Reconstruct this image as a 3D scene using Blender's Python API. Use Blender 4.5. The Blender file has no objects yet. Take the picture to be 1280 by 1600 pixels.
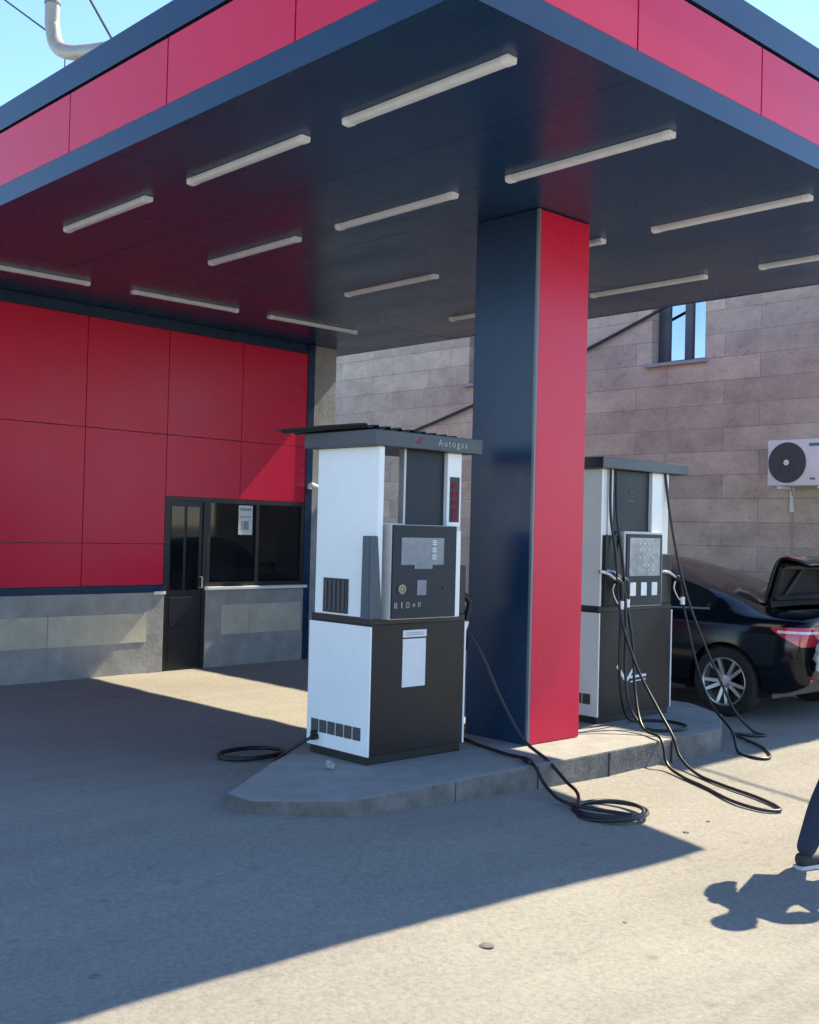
import bpy, bmesh, math, random
from mathutils import Vector, Matrix, Quaternion
random.seed(7)
S = bpy.context.scene
COL = S.collection
R = math.radians

# ------------------------------------------------------------------ camera
cam_d = bpy.data.cameras.new('camera')
cam = bpy.data.objects.new('camera', cam_d); COL.objects.link(cam)
_r = Vector((0.7284, -0.6847, 0.0250)).normalized()
_f = Vector((0.6847, 0.7286, 0.0163)); _f = (_f - _r * _f.dot(_r)).normalized()
_u = _r.cross(_f)
m = Matrix(((_r.x, _u.x, -_f.x, 0), (_r.y, _u.y, -_f.y, 0), (_r.z, _u.z, -_f.z, 1.6), (0, 0, 0, 1)))
cam.matrix_world = m
cam_d.sensor_fit = 'HORIZONTAL'; cam_d.sensor_width = 36.0
cam_d.lens = 1755.7 / 1280 * 36.0
cam_d.clip_start = 0.05; cam_d.clip_end = 3000
S.camera = cam

# ------------------------------------------------------------------ light
SUN_EL, SUN_AZ = R(46.0), R(-1.6)
world = bpy.data.worlds.new('World'); S.world = world; world.use_nodes = True
wn = world.node_tree.nodes
sky = wn.new('ShaderNodeTexSky'); sky.sky_type = 'NISHITA'; sky.sun_disc = False
sky.sun_elevation = SUN_EL; sky.sun_rotation = R(90) - SUN_AZ
sky.air_density = 1.0; sky.dust_density = 0.0; sky.ozone_density = 5.5
world.node_tree.links.new(sky.outputs[0], wn['Background'].inputs[0])
wn['Background'].inputs[1].default_value = 0.128
sun_d = bpy.data.lights.new('sun', 'SUN'); sun_d.energy = 4.4; sun_d.angle = R(0.5); sun_d.color = (1.0, 0.88, 0.64)
sun = bpy.data.objects.new('sun', sun_d); COL.objects.link(sun)
SUNV = Vector((math.cos(SUN_EL) * math.cos(SUN_AZ), math.cos(SUN_EL) * math.sin(SUN_AZ), math.sin(SUN_EL)))
sun.rotation_euler = SUNV.to_track_quat('Z', 'Y').to_euler()
sun.location = (20, -2, 20)
S.view_settings.view_transform = 'Standard'; S.view_settings.look = 'None'
S.view_settings.exposure = 1.5; S.view_settings.gamma = 1.0

# ------------------------------------------------------------------ materials
MATS = {}
def mat(name, col, rough=0.5, metal=0.0, spec=0.5, var=0.0, vscale=6.0, bump=0.0, bscale=60.0, coat=0.0, rvar=0.0, stretch=(1, 1, 1), col2=None, emis=None, trans=0.0):
    if name in MATS: return MATS[name]
    M = bpy.data.materials.new(name); M.use_nodes = True; MATS[name] = M
    nt = M.node_tree; b = nt.nodes['Principled BSDF']
    b.inputs['Base Color'].default_value = (*col, 1); b.inputs['Roughness'].default_value = rough
    b.inputs['Metallic'].default_value = metal; b.inputs['Specular IOR Level'].default_value = spec
    b.inputs['Coat Weight'].default_value = coat; b.inputs['Coat Roughness'].default_value = 0.08
    if trans: b.inputs['Transmission Weight'].default_value = trans
    tc = nt.nodes.new('ShaderNodeTexCoord'); mp = nt.nodes.new('ShaderNodeMapping'); mp.inputs['Scale'].default_value = stretch
    nt.links.new(tc.outputs['Object'], mp.inputs['Vector'])
    if var or rvar:
        nz = nt.nodes.new('ShaderNodeTexNoise'); nz.inputs['Scale'].default_value = vscale; nz.inputs['Detail'].default_value = 8; nz.inputs['Roughness'].default_value = 0.65
        nt.links.new(mp.outputs[0], nz.inputs['Vector'])
        if var:
            rp = nt.nodes.new('ShaderNodeValToRGB'); rp.color_ramp.elements[0].position = 0.3; rp.color_ramp.elements[1].position = 0.72
            c2 = col2 or tuple(c * (1 + var) for c in col); c1 = tuple(c * (1 - var) for c in col)
            rp.color_ramp.elements[0].color = (*c1, 1); rp.color_ramp.elements[1].color = (*c2, 1)
            nt.links.new(nz.outputs['Fac'], rp.inputs['Fac']); nt.links.new(rp.outputs[0], b.inputs['Base Color'])
        if rvar:
            mr = nt.nodes.new('ShaderNodeMapRange'); mr.inputs['To Min'].default_value = max(0.02, rough - rvar); mr.inputs['To Max'].default_value = rough + rvar
            mr.inputs['From Min'].default_value = 0.3; mr.inputs['From Max'].default_value = 0.7
            nt.links.new(nz.outputs['Fac'], mr.inputs['Value']); nt.links.new(mr.outputs[0], b.inputs['Roughness'])
    if bump:
        n2 = nt.nodes.new('ShaderNodeTexNoise'); n2.inputs['Scale'].default_value = bscale; n2.inputs['Detail'].default_value = 6
        nt.links.new(mp.outputs[0], n2.inputs['Vector'])
        bp = nt.nodes.new('ShaderNodeBump'); bp.inputs['Strength'].default_value = bump; bp.inputs['Distance'].default_value = 0.02
        nt.links.new(n2.outputs['Fac'], bp.inputs['Height']); nt.links.new(bp.outputs[0], b.inputs['Normal'])
    return M

RED = mat('red_composite', (0.65, 0.009, 0.052), 0.30, spec=0.32, var=0.05, vscale=1.5, coat=0.0, rvar=0.04, bump=0.012, bscale=1.6)
DARK = mat('anthracite_composite', (0.011, 0.036, 0.084), 0.28, spec=0.36, var=0.10, vscale=2.0, rvar=0.05, bump=0.012, bscale=1.8)
SOFFIT = mat('anthracite_soffit', (0.012, 0.043, 0.108), 0.27, spec=0.30, var=0.18, vscale=1.2, rvar=0.10, bump=0.02, bscale=2.5, stretch=(1, 0.35, 1))
GAP = mat('panel_gap', (0.012, 0.012, 0.014), 0.7)
STEEL_W = mat('white_painted_steel', (0.84, 0.84, 0.82), 0.32, var=0.05, vscale=3.0, rvar=0.06, coat=0.1)
STEEL_G = mat('light_grey_steel', (0.42, 0.42, 0.42), 0.4, metal=0.4, var=0.1, vscale=5)
STEEL_D = mat('charcoal_painted_steel', (0.010, 0.017, 0.028), 0.42, spec=0.3, var=0.15, vscale=4, rvar=0.06)
CAPM = mat('grey_blue_steel', (0.045, 0.055, 0.065), 0.4, var=0.12, vscale=4, rvar=0.08)
FRONTM = mat('brown_black_steel', (0.014, 0.012, 0.014), 0.42, spec=0.3, var=0.2, vscale=2.5, rvar=0.08)
BLACKP = mat('black_plastic', (0.009, 0.010, 0.012), 0.45, var=0.2, vscale=8)
RUBBER = mat('black_rubber_hose', (0.014, 0.014, 0.015), 0.42, var=0.25, vscale=15, rvar=0.08)
CHROME = mat('nozzle_alloy', (0.50, 0.51, 0.53), 0.34, metal=0.9, var=0.1, vscale=20)
ALLOY = mat('wheel_alloy', (0.55, 0.56, 0.58), 0.3, metal=0.75, var=0.06, vscale=10)
CONC = mat('kerb_concrete', (0.265, 0.255, 0.238), 0.9, var=0.17, vscale=6, bump=0.3, bscale=40)
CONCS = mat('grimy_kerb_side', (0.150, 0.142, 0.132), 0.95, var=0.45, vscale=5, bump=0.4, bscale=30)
CONCJ = mat('kerb_joint', (0.05, 0.048, 0.045), 0.95)
PLASTER = mat('grey_plaster', (0.34, 0.33, 0.31), 0.9, var=0.22, vscale=4, bump=0.12, bscale=25)
BEIGE = mat('beige_stone_slab', (0.54, 0.49, 0.38), 0.8, var=0.15, vscale=6, bump=0.08, bscale=25)
FRAMED = mat('dark_brown_frame', (0.020, 0.018, 0.020), 0.4, var=0.15, vscale=6)
PAPER = mat('paper', (0.72, 0.72, 0.70), 0.7, var=0.05, vscale=12)
LAMPB = mat('lamp_housing', (0.72, 0.76, 0.80), 0.55, var=0.08, vscale=9)
LAMPC = mat('lamp_end_cap', (0.84, 0.88, 0.92), 0.45)
LCD = mat('unlit_lcd', (0.20, 0.235, 0.27), 0.12, var=0.2, vscale=14)
CARP = mat('black_car_paint', (0.003, 0.005, 0.009), 0.14, spec=0.30, coat=0.22, var=0.1, vscale=3)
CARG = mat('tinted_car_glass', (0.010, 0.013, 0.017), 0.05, spec=0.7, var=0.1, vscale=2)
TYRE = mat('tyre_rubber', (0.014, 0.014, 0.015), 0.75, var=0.25, vscale=20, bump=0.2, bscale=60)
LENS = mat('red_lens', (0.55, 0.012, 0.03), 0.12, coat=1.0, var=0.15, vscale=25)
LENSW = mat('clear_lens', (0.75, 0.66, 0.66), 0.1, coat=1.0, var=0.1, vscale=25)
ACW = mat('air_conditioner_white', (0.74, 0.74, 0.76), 0.45, var=0.06, vscale=5)
ZINC = mat('galvanised_pipe', (0.40, 0.35, 0.28), 0.42, metal=0.3, var=0.15, vscale=8)
SHEETM = mat('dark_corrugated_sheet', (0.045, 0.055, 0.058), 0.5, metal=0.3, var=0.25, vscale=5)
KGLASS = mat('dark_window_glass', (0.006, 0.008, 0.011), 0.04, spec=0.35, var=0.2, vscale=1.5)
BGLASS = mat('reflective_window_glass', (0.42, 0.47, 0.52), 0.03, metal=1.0, var=0.08, vscale=1.2)
INK = mat('white_print', (0.78, 0.80, 0.80), 0.6, var=0.05, vscale=20)
INKG = mat('grey_print', (0.13, 0.14, 0.15), 0.6)
TROU = mat('navy_trousers', (0.020, 0.030, 0.055), 0.9, var=0.25, vscale=18, bump=0.3, bscale=70)
SHIRT = mat('grey_shirt', (0.16, 0.17, 0.19), 0.9, var=0.15, vscale=15, bump=0.3, bscale=70)
SKIN = mat('skin', (0.46, 0.27, 0.19), 0.55, var=0.08, vscale=12)
HAIR = mat('dark_hair', (0.015, 0.011, 0.009), 0.6, var=0.3, vscale=40, bump=0.4, bscale=120)
SHOE = mat('dark_shoe', (0.022, 0.024, 0.030), 0.7, var=0.15, vscale=20)
PLAST = mat('white_plastic_bag', (0.60, 0.66, 0.70), 0.4, var=0.12, vscale=9, bump=0.6, bscale=14)
STONE = mat('pebble_stone', (0.15, 0.13, 0.11), 0.9, var=0.3, vscale=30)
BRASS = mat('yellow_button', (0.33, 0.29, 0.17), 0.4, var=0.1, vscale=20)
TEAL = mat('teal_print', (0.06, 0.20, 0.22), 0.5)
WOOD = mat('weathered_pole', (0.10, 0.075, 0.055), 0.9, var=0.3, vscale=6)
TILLR = mat('dark_red_display', (0.17, 0.010, 0.03), 0.5, spec=0.2, var=0.3, vscale=30)
SIGNR = mat('red_print', (0.35, 0.02, 0.04), 0.5)

def ground_mat():
    M = bpy.data.materials.new('dusty_concrete_ground'); M.use_nodes = True; nt = M.node_tree; b = nt.nodes['Principled BSDF']
    b.inputs['Roughness'].default_value = 0.92; b.inputs['Specular IOR Level'].default_value = 0.25
    tc = nt.nodes.new('ShaderNodeTexCoord')
    def noise(scale, detail=8, rough=0.6, st=None):
        n = nt.nodes.new('ShaderNodeTexNoise'); n.inputs['Scale'].default_value = scale; n.inputs['Detail'].default_value = detail; n.inputs['Roughness'].default_value = rough
        if st:
            mp = nt.nodes.new('ShaderNodeMapping'); mp.inputs['Scale'].default_value = st; mp.inputs['Rotation'].default_value = (0, 0, R(35)); nt.links.new(tc.outputs['Object'], mp.inputs[0]); nt.links.new(mp.outputs[0], n.inputs['Vector'])
        else: nt.links.new(tc.outputs['Object'], n.inputs['Vector'])
        return n
    def ramp(src, p0, c0, p1, c1):
        r = nt.nodes.new('ShaderNodeValToRGB'); e = r.color_ramp.elements; e[0].position = p0; e[0].color = (*c0, 1); e[1].position = p1; e[1].color = (*c1, 1); nt.links.new(src, r.inputs[0]); return r
    def mix(a, bb, fac, mode='MULTIPLY'):
        x = nt.nodes.new('ShaderNodeMix'); x.data_type = 'RGBA'; x.blend_type = mode
        if isinstance(fac, float): x.inputs[0].default_value = fac
        else: nt.links.new(fac, x.inputs[0])
        nt.links.new(a, x.inputs[6]); nt.links.new(bb, x.inputs[7]); return x.outputs[2]
    base = ramp(noise(0.55, 7, 0.6).outputs['Fac'], 0.3, (0.262, 0.244, 0.212), 0.7, (0.308, 0.289, 0.253))
    fine = ramp(noise(38, 6, 0.75).outputs['Fac'], 0.28, (0.58, 0.57, 0.56), 0.68, (1.14, 1.14, 1.14))
    streak = ramp(noise(1.6, 8, 0.65, (0.25, 2.2, 1)).outputs['Fac'], 0.30, (0.86, 0.86, 0.865), 0.56, (1, 1, 1))
    spots = ramp(noise(5.5, 3, 0.5).outputs['Fac'], 0.24, (0.62, 0.60, 0.58), 0.34, (1, 1, 1))
    grit = nt.nodes.new('ShaderNodeTexVoronoi'); grit.inputs['Scale'].default_value = 60; nt.links.new(tc.outputs['Object'], grit.inputs['Vector'])
    gr = ramp(grit.outputs['Distance'], 0.05, (0.72, 0.70, 0.68), 0.2, (1, 1, 1))
    c = mix(base.outputs[0], fine.outputs[0], 0.75); c = mix(c, streak.outputs[0], 0.8); c = mix(c, spots.outputs[0], 0.6); c = mix(c, gr.outputs[0], 0.5)
    vor = nt.nodes.new('ShaderNodeTexVoronoi'); vor.feature = 'DISTANCE_TO_EDGE'; vor.inputs['Scale'].default_value = 0.42
    wob = noise(2.2, 5, 0.6); mixv = nt.nodes.new('ShaderNodeMix'); mixv.data_type = 'VECTOR'; mixv.inputs[0].default_value = 0.14
    nt.links.new(tc.outputs['Object'], mixv.inputs[4]); nt.links.new(wob.outputs['Color'], mixv.inputs[5]); nt.links.new(mixv.outputs[1], vor.inputs['Vector'])
    cr = ramp(vor.outputs['Distance'], 0.0, (0.60, 0.58, 0.56), 0.006, (1, 1, 1))
    c = mix(c, cr.outputs[0], 0.12)
    sep = nt.nodes.new('ShaderNodeSeparateXYZ'); nt.links.new(tc.outputs['Object'], sep.inputs[0])
    def math_(op, a, bv, clampv=False):
        n = nt.nodes.new('ShaderNodeMath'); n.operation = op; n.use_clamp = clampv
        for i, v in enumerate((a, bv)):
            if isinstance(v, (int, float)): n.inputs[i].default_value = v
            else: nt.links.new(v, n.inputs[i])
        return n.outputs[0]
    # two faint tyre tracks that run along the forecourt
    wv = math_('MULTIPLY', noise(0.5, 2, 0.5).outputs['Fac'], 0.35)
    ln = math_('ADD', math_('SUBTRACT', sep.outputs[1], math_('MULTIPLY', sep.outputs[0], 0.12)), wv)
    msk = None
    for off in (1.90, 1.72, 0.35):
        d_ = math_('ABSOLUTE', math_('SUBTRACT', ln, off), 0.0); m_ = math_('SUBTRACT', 1.0, math_('DIVIDE', d_, 0.075), True)
        msk = m_ if msk is None else math_('MAXIMUM', msk, m_)
    msk = math_('MULTIPLY', msk, math_('MULTIPLY', noise(7, 5, 0.7).outputs['Fac'], 0.55))
    dk = nt.nodes.new('ShaderNodeRGB'); dk.outputs[0].default_value = (0.55, 0.54, 0.53, 1)
    c = mix(c, dk.outputs[0], msk)
    # old drips and scuffs
    oil = ramp(noise(1.35, 4, 0.55).outputs['Fac'], 0.66, (1, 1, 1), 0.76, (0.70, 0.69, 0.68)); c = mix(c, oil.outputs[0], 0.7)
    g2 = nt.nodes.new('ShaderNodeTexVoronoi'); g2.inputs['Scale'].default_value = 16; g2.inputs['Randomness'].default_value = 1.0; nt.links.new(tc.outputs['Object'], g2.inputs['Vector'])
    c = mix(c, ramp(g2.outputs['Distance'], 0.03, (0.45, 0.43, 0.41), 0.07, (1, 1, 1)).outputs[0], 0.75)
    nt.links.new(c, b.inputs['Base Color'])
    bp = nt.nodes.new('ShaderNodeBump'); bp.inputs['Strength'].default_value = 0.55; bp.inputs['Distance'].default_value = 0.012
    add = nt.nodes.new('ShaderNodeMath'); add.operation = 'ADD'
    nt.links.new(noise(70, 8, 0.8).outputs['Fac'], add.inputs[0]); nt.links.new(noise(9, 6, 0.6).outputs['Fac'], add.inputs[1])
    nt.links.new(add.outputs[0], bp.inputs['Height']); nt.links.new(bp.outputs[0], b.inputs['Normal'])
    return M

def brick_mat():
    M = bpy.data.materials.new('tuff_cladding'); M.use_nodes = True; nt = M.node_tree; b = nt.nodes['Principled BSDF']; b.inputs['Roughness'].default_value = 0.9
    tc = nt.nodes.new('ShaderNodeTexCoord'); sx = nt.nodes.new('ShaderNodeSeparateXYZ'); cb = nt.nodes.new('ShaderNodeCombineXYZ')
    ad = nt.nodes.new('ShaderNodeMath'); ad.operation = 'ADD'
    nt.links.new(tc.outputs['Object'], sx.inputs[0]); nt.links.new(sx.outputs[0], ad.inputs[0]); nt.links.new(sx.outputs[1], ad.inputs[1])
    nt.links.new(ad.outputs[0], cb.inputs[0]); nt.links.new(sx.outputs[2], cb.inputs[1])
    br = nt.nodes.new('ShaderNodeTexBrick'); br.inputs['Scale'].default_value = 1.0; br.inputs['Brick Width'].default_value = 1.35; br.inputs['Row Height'].default_value = 0.30
    br.inputs['Mortar Size'].default_value = 0.006; br.inputs['Mortar Smooth'].default_value = 0.2; br.offset = 0.37; br.inputs['Bias'].default_value = 0.0
    br.inputs['Color1'].default_value = (0.57, 0.485, 0.385, 1); br.inputs['Color2'].default_value = (0.41, 0.345, 0.29, 1); br.inputs['Mortar'].default_value = (0.34, 0.29, 0.24, 1)
    nt.links.new(cb.outputs[0], br.inputs['Vector'])
    def noise(s, d, r, st=(1, 1, 1)):
        n = nt.nodes.new('ShaderNodeTexNoise'); n.inputs['Scale'].default_value = s; n.inputs['Detail'].default_value = d; n.inputs['Roughness'].default_value = r
        mp = nt.nodes.new('ShaderNodeMapping'); mp.inputs['Scale'].default_value = st; nt.links.new(tc.outputs['Object'], mp.inputs[0]); nt.links.new(mp.outputs[0], n.inputs['Vector']); return n
    r1 = nt.nodes.new('ShaderNodeValToRGB'); r1.color_ramp.elements[0].position = 0.3; r1.color_ramp.elements[0].color = (0.72, 0.70, 0.69, 1); r1.color_ramp.elements[1].position = 0.7; r1.color_ramp.elements[1].color = (1.25, 1.24, 1.22, 1)
    nt.links.new(noise(2.2, 9, 0.72, (1, 1, 1.6)).outputs['Fac'], r1.inputs[0])
    r2 = nt.nodes.new('ShaderNodeValToRGB'); r2.color_ramp.elements[0].position = 0.28; r2.color_ramp.elements[0].color = (0.55, 0.5, 0.48, 1); r2.color_ramp.elements[1].position = 0.42; r2.color_ramp.elements[1].color = (1, 1, 1, 1)
    nt.links.new(noise(17, 5, 0.6).outputs['Fac'], r2.inputs[0])
    def mul(a, c, f):
        x = nt.nodes.new('ShaderNodeMix'); x.data_type = 'RGBA'; x.blend_type = 'MULTIPLY'; x.inputs[0].default_value = f; nt.links.new(a, x.inputs[6]); nt.links.new(c, x.inputs[7]); return x.outputs[2]
    c = mul(br.outputs['Color'], r1.outputs[0], 0.9); c = mul(c, r2.outputs[0], 0.6); nt.links.new(c, b.inputs['Base Color'])
    bp = nt.nodes.new('ShaderNodeBump'); bp.inputs['Strength'].default_value = 0.5; bp.inputs['Distance'].default_value = 0.02
    ma = nt.nodes.new('ShaderNodeMath'); ma.operation = 'SUBTRACT'; nt.links.new(noise(30, 6, 0.7).outputs['Fac'], ma.inputs[0]); nt.links.new(br.outputs['Fac'], ma.inputs[1])
    nt.links.new(ma.outputs[0], bp.inputs['Height']); nt.links.new(bp.outputs[0], b.inputs['Normal'])
    return M

# ------------------------------------------------------------------ mesh helpers
class MB:
    """collects shapes in world coordinates, links them as one mesh object"""
    def __init__(s): s.bm = bmesh.new()
    def box(s, x0, x1, y0, y1, z0, z1, bev=0.0):
        r = bmesh.ops.create_cube(s.bm, size=1.0); vs = r['verts']
        for v in vs: v.co = Vector(((x0 + x1) / 2 + v.co.x * (x1 - x0), (y0 + y1) / 2 + v.co.y * (y1 - y0), (z0 + z1) / 2 + v.co.z * (z1 - z0)))
        if bev:
            es = list({e for v in vs for e in v.link_edges})
            bmesh.ops.bevel(s.bm, geom=es, offset=bev, segments=2, affect='EDGES', profile=0.6)
        return s
    def prism(s, pts, z0, z1, bev=0.0, axis='z'):
        """extruded polygon; pts (a,b) with the third axis from z0 to z1"""
        def P(a, b, c): return {'z': (a, b, c), 'x': (c, a, b), 'y': (a, c, b)}[axis]
        lo = [s.bm.verts.new(P(a, b, z0)) for a, b in pts]; hi = [s.bm.verts.new(P(a, b, z1)) for a, b in pts]
        n = len(pts); fs = [s.bm.faces.new(lo[::-1]), s.bm.faces.new(hi)]
        for i in range(n): fs.append(s.bm.faces.new((lo[i], lo[(i + 1) % n], hi[(i + 1) % n], hi[i])))
        if bev:
            es = list({e for f in fs for e in f.edges}); bmesh.ops.bevel(s.bm, geom=es, offset=bev, segments=2, affect='EDGES', profile=0.6)
        return s
    def tube(s, pts, rad, seg=10, cap=True):
        pts = [Vector(p) for p in pts]; rs = rad if isinstance(rad, (list, tuple)) else [rad] * len(pts)
        t0 = (pts[1] - pts[0]).normalized(); a = t0.orthogonal().normalized(); rings = []
        for i, p in enumerate(pts):
            t = (pts[min(i + 1, len(pts) - 1)] - pts[max(i - 1, 0)]).normalized()
            a = (a - t * a.dot(t)).normalized(); b = t.cross(a)
            rings.append([s.bm.verts.new(p + (a * math.cos(2 * math.pi * k / seg) + b * math.sin(2 * math.pi * k / seg)) * rs[i]) for k in range(seg)])
        for i in range(len(rings) - 1):
            for k in range(seg): s.bm.faces.new((rings[i][k], rings[i][(k + 1) % seg], rings[i + 1][(k + 1) % seg], rings[i + 1][k]))
        if cap: s.bm.faces.new(rings[0][::-1]); s.bm.faces.new(rings[-1])
        return s
    def lathe(s, c, axis, prof, seg=40):
        """prof: (radius, offset along axis)"""
        c = Vector(c); ax = Vector(axis).normalized(); a = ax.orthogonal().normalized(); b = ax.cross(a); rings = []
        for r, h in prof:
            rings.append([s.bm.verts.new(c + ax * h + (a * math.cos(2 * math.pi * k / seg) + b * math.sin(2 * math.pi * k / seg)) * r) for k in range(seg)])
        for i in range(len(rings) - 1):
            for k in range(seg): s.bm.faces.new((rings[i][k], rings[i][(k + 1) % seg], rings[i + 1][(k + 1) % seg], rings[i + 1][k]))
        return s
    def quad(s, *ps): s.bm.faces.new([s.bm.verts.new(p) for p in ps]); return s
    def build(s, name, m, parent=None, smooth=False, angle=40):
        bmesh.ops.recalc_face_normals(s.bm, faces=s.bm.faces[:])
        me = bpy.data.meshes.new(name); s.bm.to_mesh(me); s.bm.free(); return link(name, me, m, parent, smooth, angle)

def link(name, me, m, parent=None, smooth=False, angle=40):
    o = bpy.data.objects.new(name, me); COL.objects.link(o)
    if m: me.materials.clear(); me.materials.append(m)
    if smooth:
        for p in me.polygons: p.use_smooth = True
        if hasattr(me, 'set_sharp_from_angle'): me.set_sharp_from_angle(angle=R(angle))
    if parent:
        o.parent = parent; o.matrix_parent_inverse = Matrix.Translation(-Vector(world_loc(parent)))
    return o
def world_loc(o):
    l = Vector(o.location)
    while o.parent: o = o.parent
    return l if o.type == 'EMPTY' else Vector((0, 0, 0))
def tag(o, label=None, cat=None, group=None, kind=None):
    for k, v in (('label', label), ('category', cat), ('group', group), ('kind', kind)):
        if v: o[k] = v
    return o
def thing(name, label, cat, loc, group=None):
    o = bpy.data.objects.new(name, None); COL.objects.link(o); o.location = loc; o.empty_display_size = 0.2
    return tag(o, label, cat, group)
def copy_tree(o, parent=None):
    c = o.copy(); COL.objects.link(c)
    if parent: c.parent = parent; c.matrix_parent_inverse = o.matrix_parent_inverse.copy()
    for ch in list(o.children): copy_tree(ch, c)
    return c
def baked(o):
    """apply modifiers without operators"""
    dg = bpy.context.evaluated_depsgraph_get(); dg.update()
    me = bpy.data.meshes.new_from_object(o.evaluated_get(dg)); me.name = o.name
    o.modifiers.clear(); old = o.data; o.data = me
    return o
def text_mesh(name, txt, size, m, mw, parent=None, ext=0.002, spacing=1.0):
    cu = bpy.data.curves.new(name, 'FONT'); cu.body = txt; cu.size = size; cu.extrude = ext; cu.align_x = 'CENTER'; cu.align_y = 'CENTER'; cu.space_character = spacing
    t = bpy.data.objects.new(name, cu); COL.objects.link(t)
    dg = bpy.context.evaluated_depsgraph_get(); me = bpy.data.meshes.new_from_object(t.evaluated_get(dg)); bpy.data.objects.remove(t)
    me.transform(mw); return link(name, me, m, parent)
FRONT = lambda x, y, z: Matrix.Translation((x, y, z)) @ Matrix.Rotation(R(90), 4, 'X')      # writing that faces -y
def catmull(pts, n=10):
    P = [Vector(p) for p in pts]; out = []
    for i in range(len(P) - 1):
        p0 = P[max(i - 1, 0)]; p1 = P[i]; p2 = P[i + 1]; p3 = P[min(i + 2, len(P) - 1)]
        for k in range(n):
            t = k / n; out.append(0.5 * ((2 * p1) + (p2 - p0) * t + (2 * p0 - 5 * p1 + 4 * p2 - p3) * t * t + (3 * p1 - p0 - 3 * p2 + p3) * t ** 3))
    out.append(P[-1]); return out

# ------------------------------------------------------------------ ground
def clamp(v, a, b): return max(a, min(b, v))
def gz(x, y):
    l = clamp((5.9 - x) / 2.0, 0, 1) * clamp((x - 1.5) / 1.5, 0, 1) * clamp(min((y - 3) / 1.2, (8 - y) / 2), 0, 1)
    return 0.075 * l - 0.068 * clamp(4.8 - y, 0, 2.5) * clamp((x - 1.5) / 3, 0, 1.2)
def axis_pts(lo, hi):
    far = [-900, -300, -120, -60, -30, -15, -8]
    mid = []; v = lo
    while v <= hi + 1e-6: mid.append(round(v, 3)); v += 0.25
    return [a for a in far if a < lo] + mid + [a for a in (20, 26, 40, 80, 160, 400, 900) if a > hi]
XS, YS = axis_pts(-4, 15), axis_pts(-4, 16)
gb = bmesh.new()
vv = [[gb.verts.new((x, y, gz(x, y) + (random.uniform(-1, 1) * 0.004 if -3 < x < 14 and -3 < y < 15 else 0))) for y in YS] for x in XS]
for i in range(len(XS) - 1):
    for j in range(len(YS) - 1): gb.faces.new((vv[i][j], vv[i + 1][j], vv[i + 1][j + 1], vv[i][j + 1]))
gm = bpy.data.meshes.new('ground'); gb.to_mesh(gm); gb.free()
ground = link('ground', gm, ground_mat(), None, True, 80); tag(ground, kind='structure')

# ------------------------------------------------------------------ kerbed pump island
ISL = [(3.50, 5.12), (3.50, 4.90), (3.80, 4.65), (3.97, 4.57), (7.62, 4.59), (8.26, 4.97), (8.58, 5.48), (8.58, 5.85), (8.2, 6.12), (4.95, 6.12), (4.15, 5.60)]
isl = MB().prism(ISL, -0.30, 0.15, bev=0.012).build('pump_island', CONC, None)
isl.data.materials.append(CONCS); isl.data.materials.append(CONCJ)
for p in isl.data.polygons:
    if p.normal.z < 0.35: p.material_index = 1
jb = MB()
for jx in (4.72, 5.46, 6.20, 6.94): jb.box(jx - 0.004, jx + 0.004, 4.573, 4.60, -0.2, 0.138)
jb.build('mortar_joint', CONCJ, isl)
tag(isl, 'long low concrete island with chamfered ends under both fuel pumps', 'pump island', kind='structure')

# ------------------------------------------------------------------ fuel canopy
HC = 3.84; X0, X1, Y0, Y1 = 3.29, 9.28, 3.26, 14.0
can = thing('fuel_canopy', 'filling station canopy with dark soffit, red fascia panels and one red and dark column', 'canopy', (6.15, 5.3, 0.15))
b = MB(); sxs = [X0 + 0.0125, 4.52, 5.70, 6.88, 8.06, X1 - 0.0125]; sys_ = [Y0 + 0.0125, 6.20, 9.20, 12.2, Y1]; rt = random.Random(5)
for xa, xb in zip(sxs, sxs[1:]):
    for ya, yb in zip(sys_, sys_[1:]):
        n0 = len(b.bm.verts); b.box(xa + 0.001, xb - 0.001, ya + 0.001, yb - 0.001, HC, HC + 0.055); b.bm.verts.ensure_lookup_table()
        ta, tb = rt.uniform(-0.0013, 0.0013), rt.uniform(-0.0007, 0.0007)
        for v in b.bm.verts[n0:]: v.co.z += 0.002 + (v.co.x - (xa + xb) / 2) * ta + (v.co.y - (ya + yb) / 2) * tb
b.build('soffit', SOFFIT, can)
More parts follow.
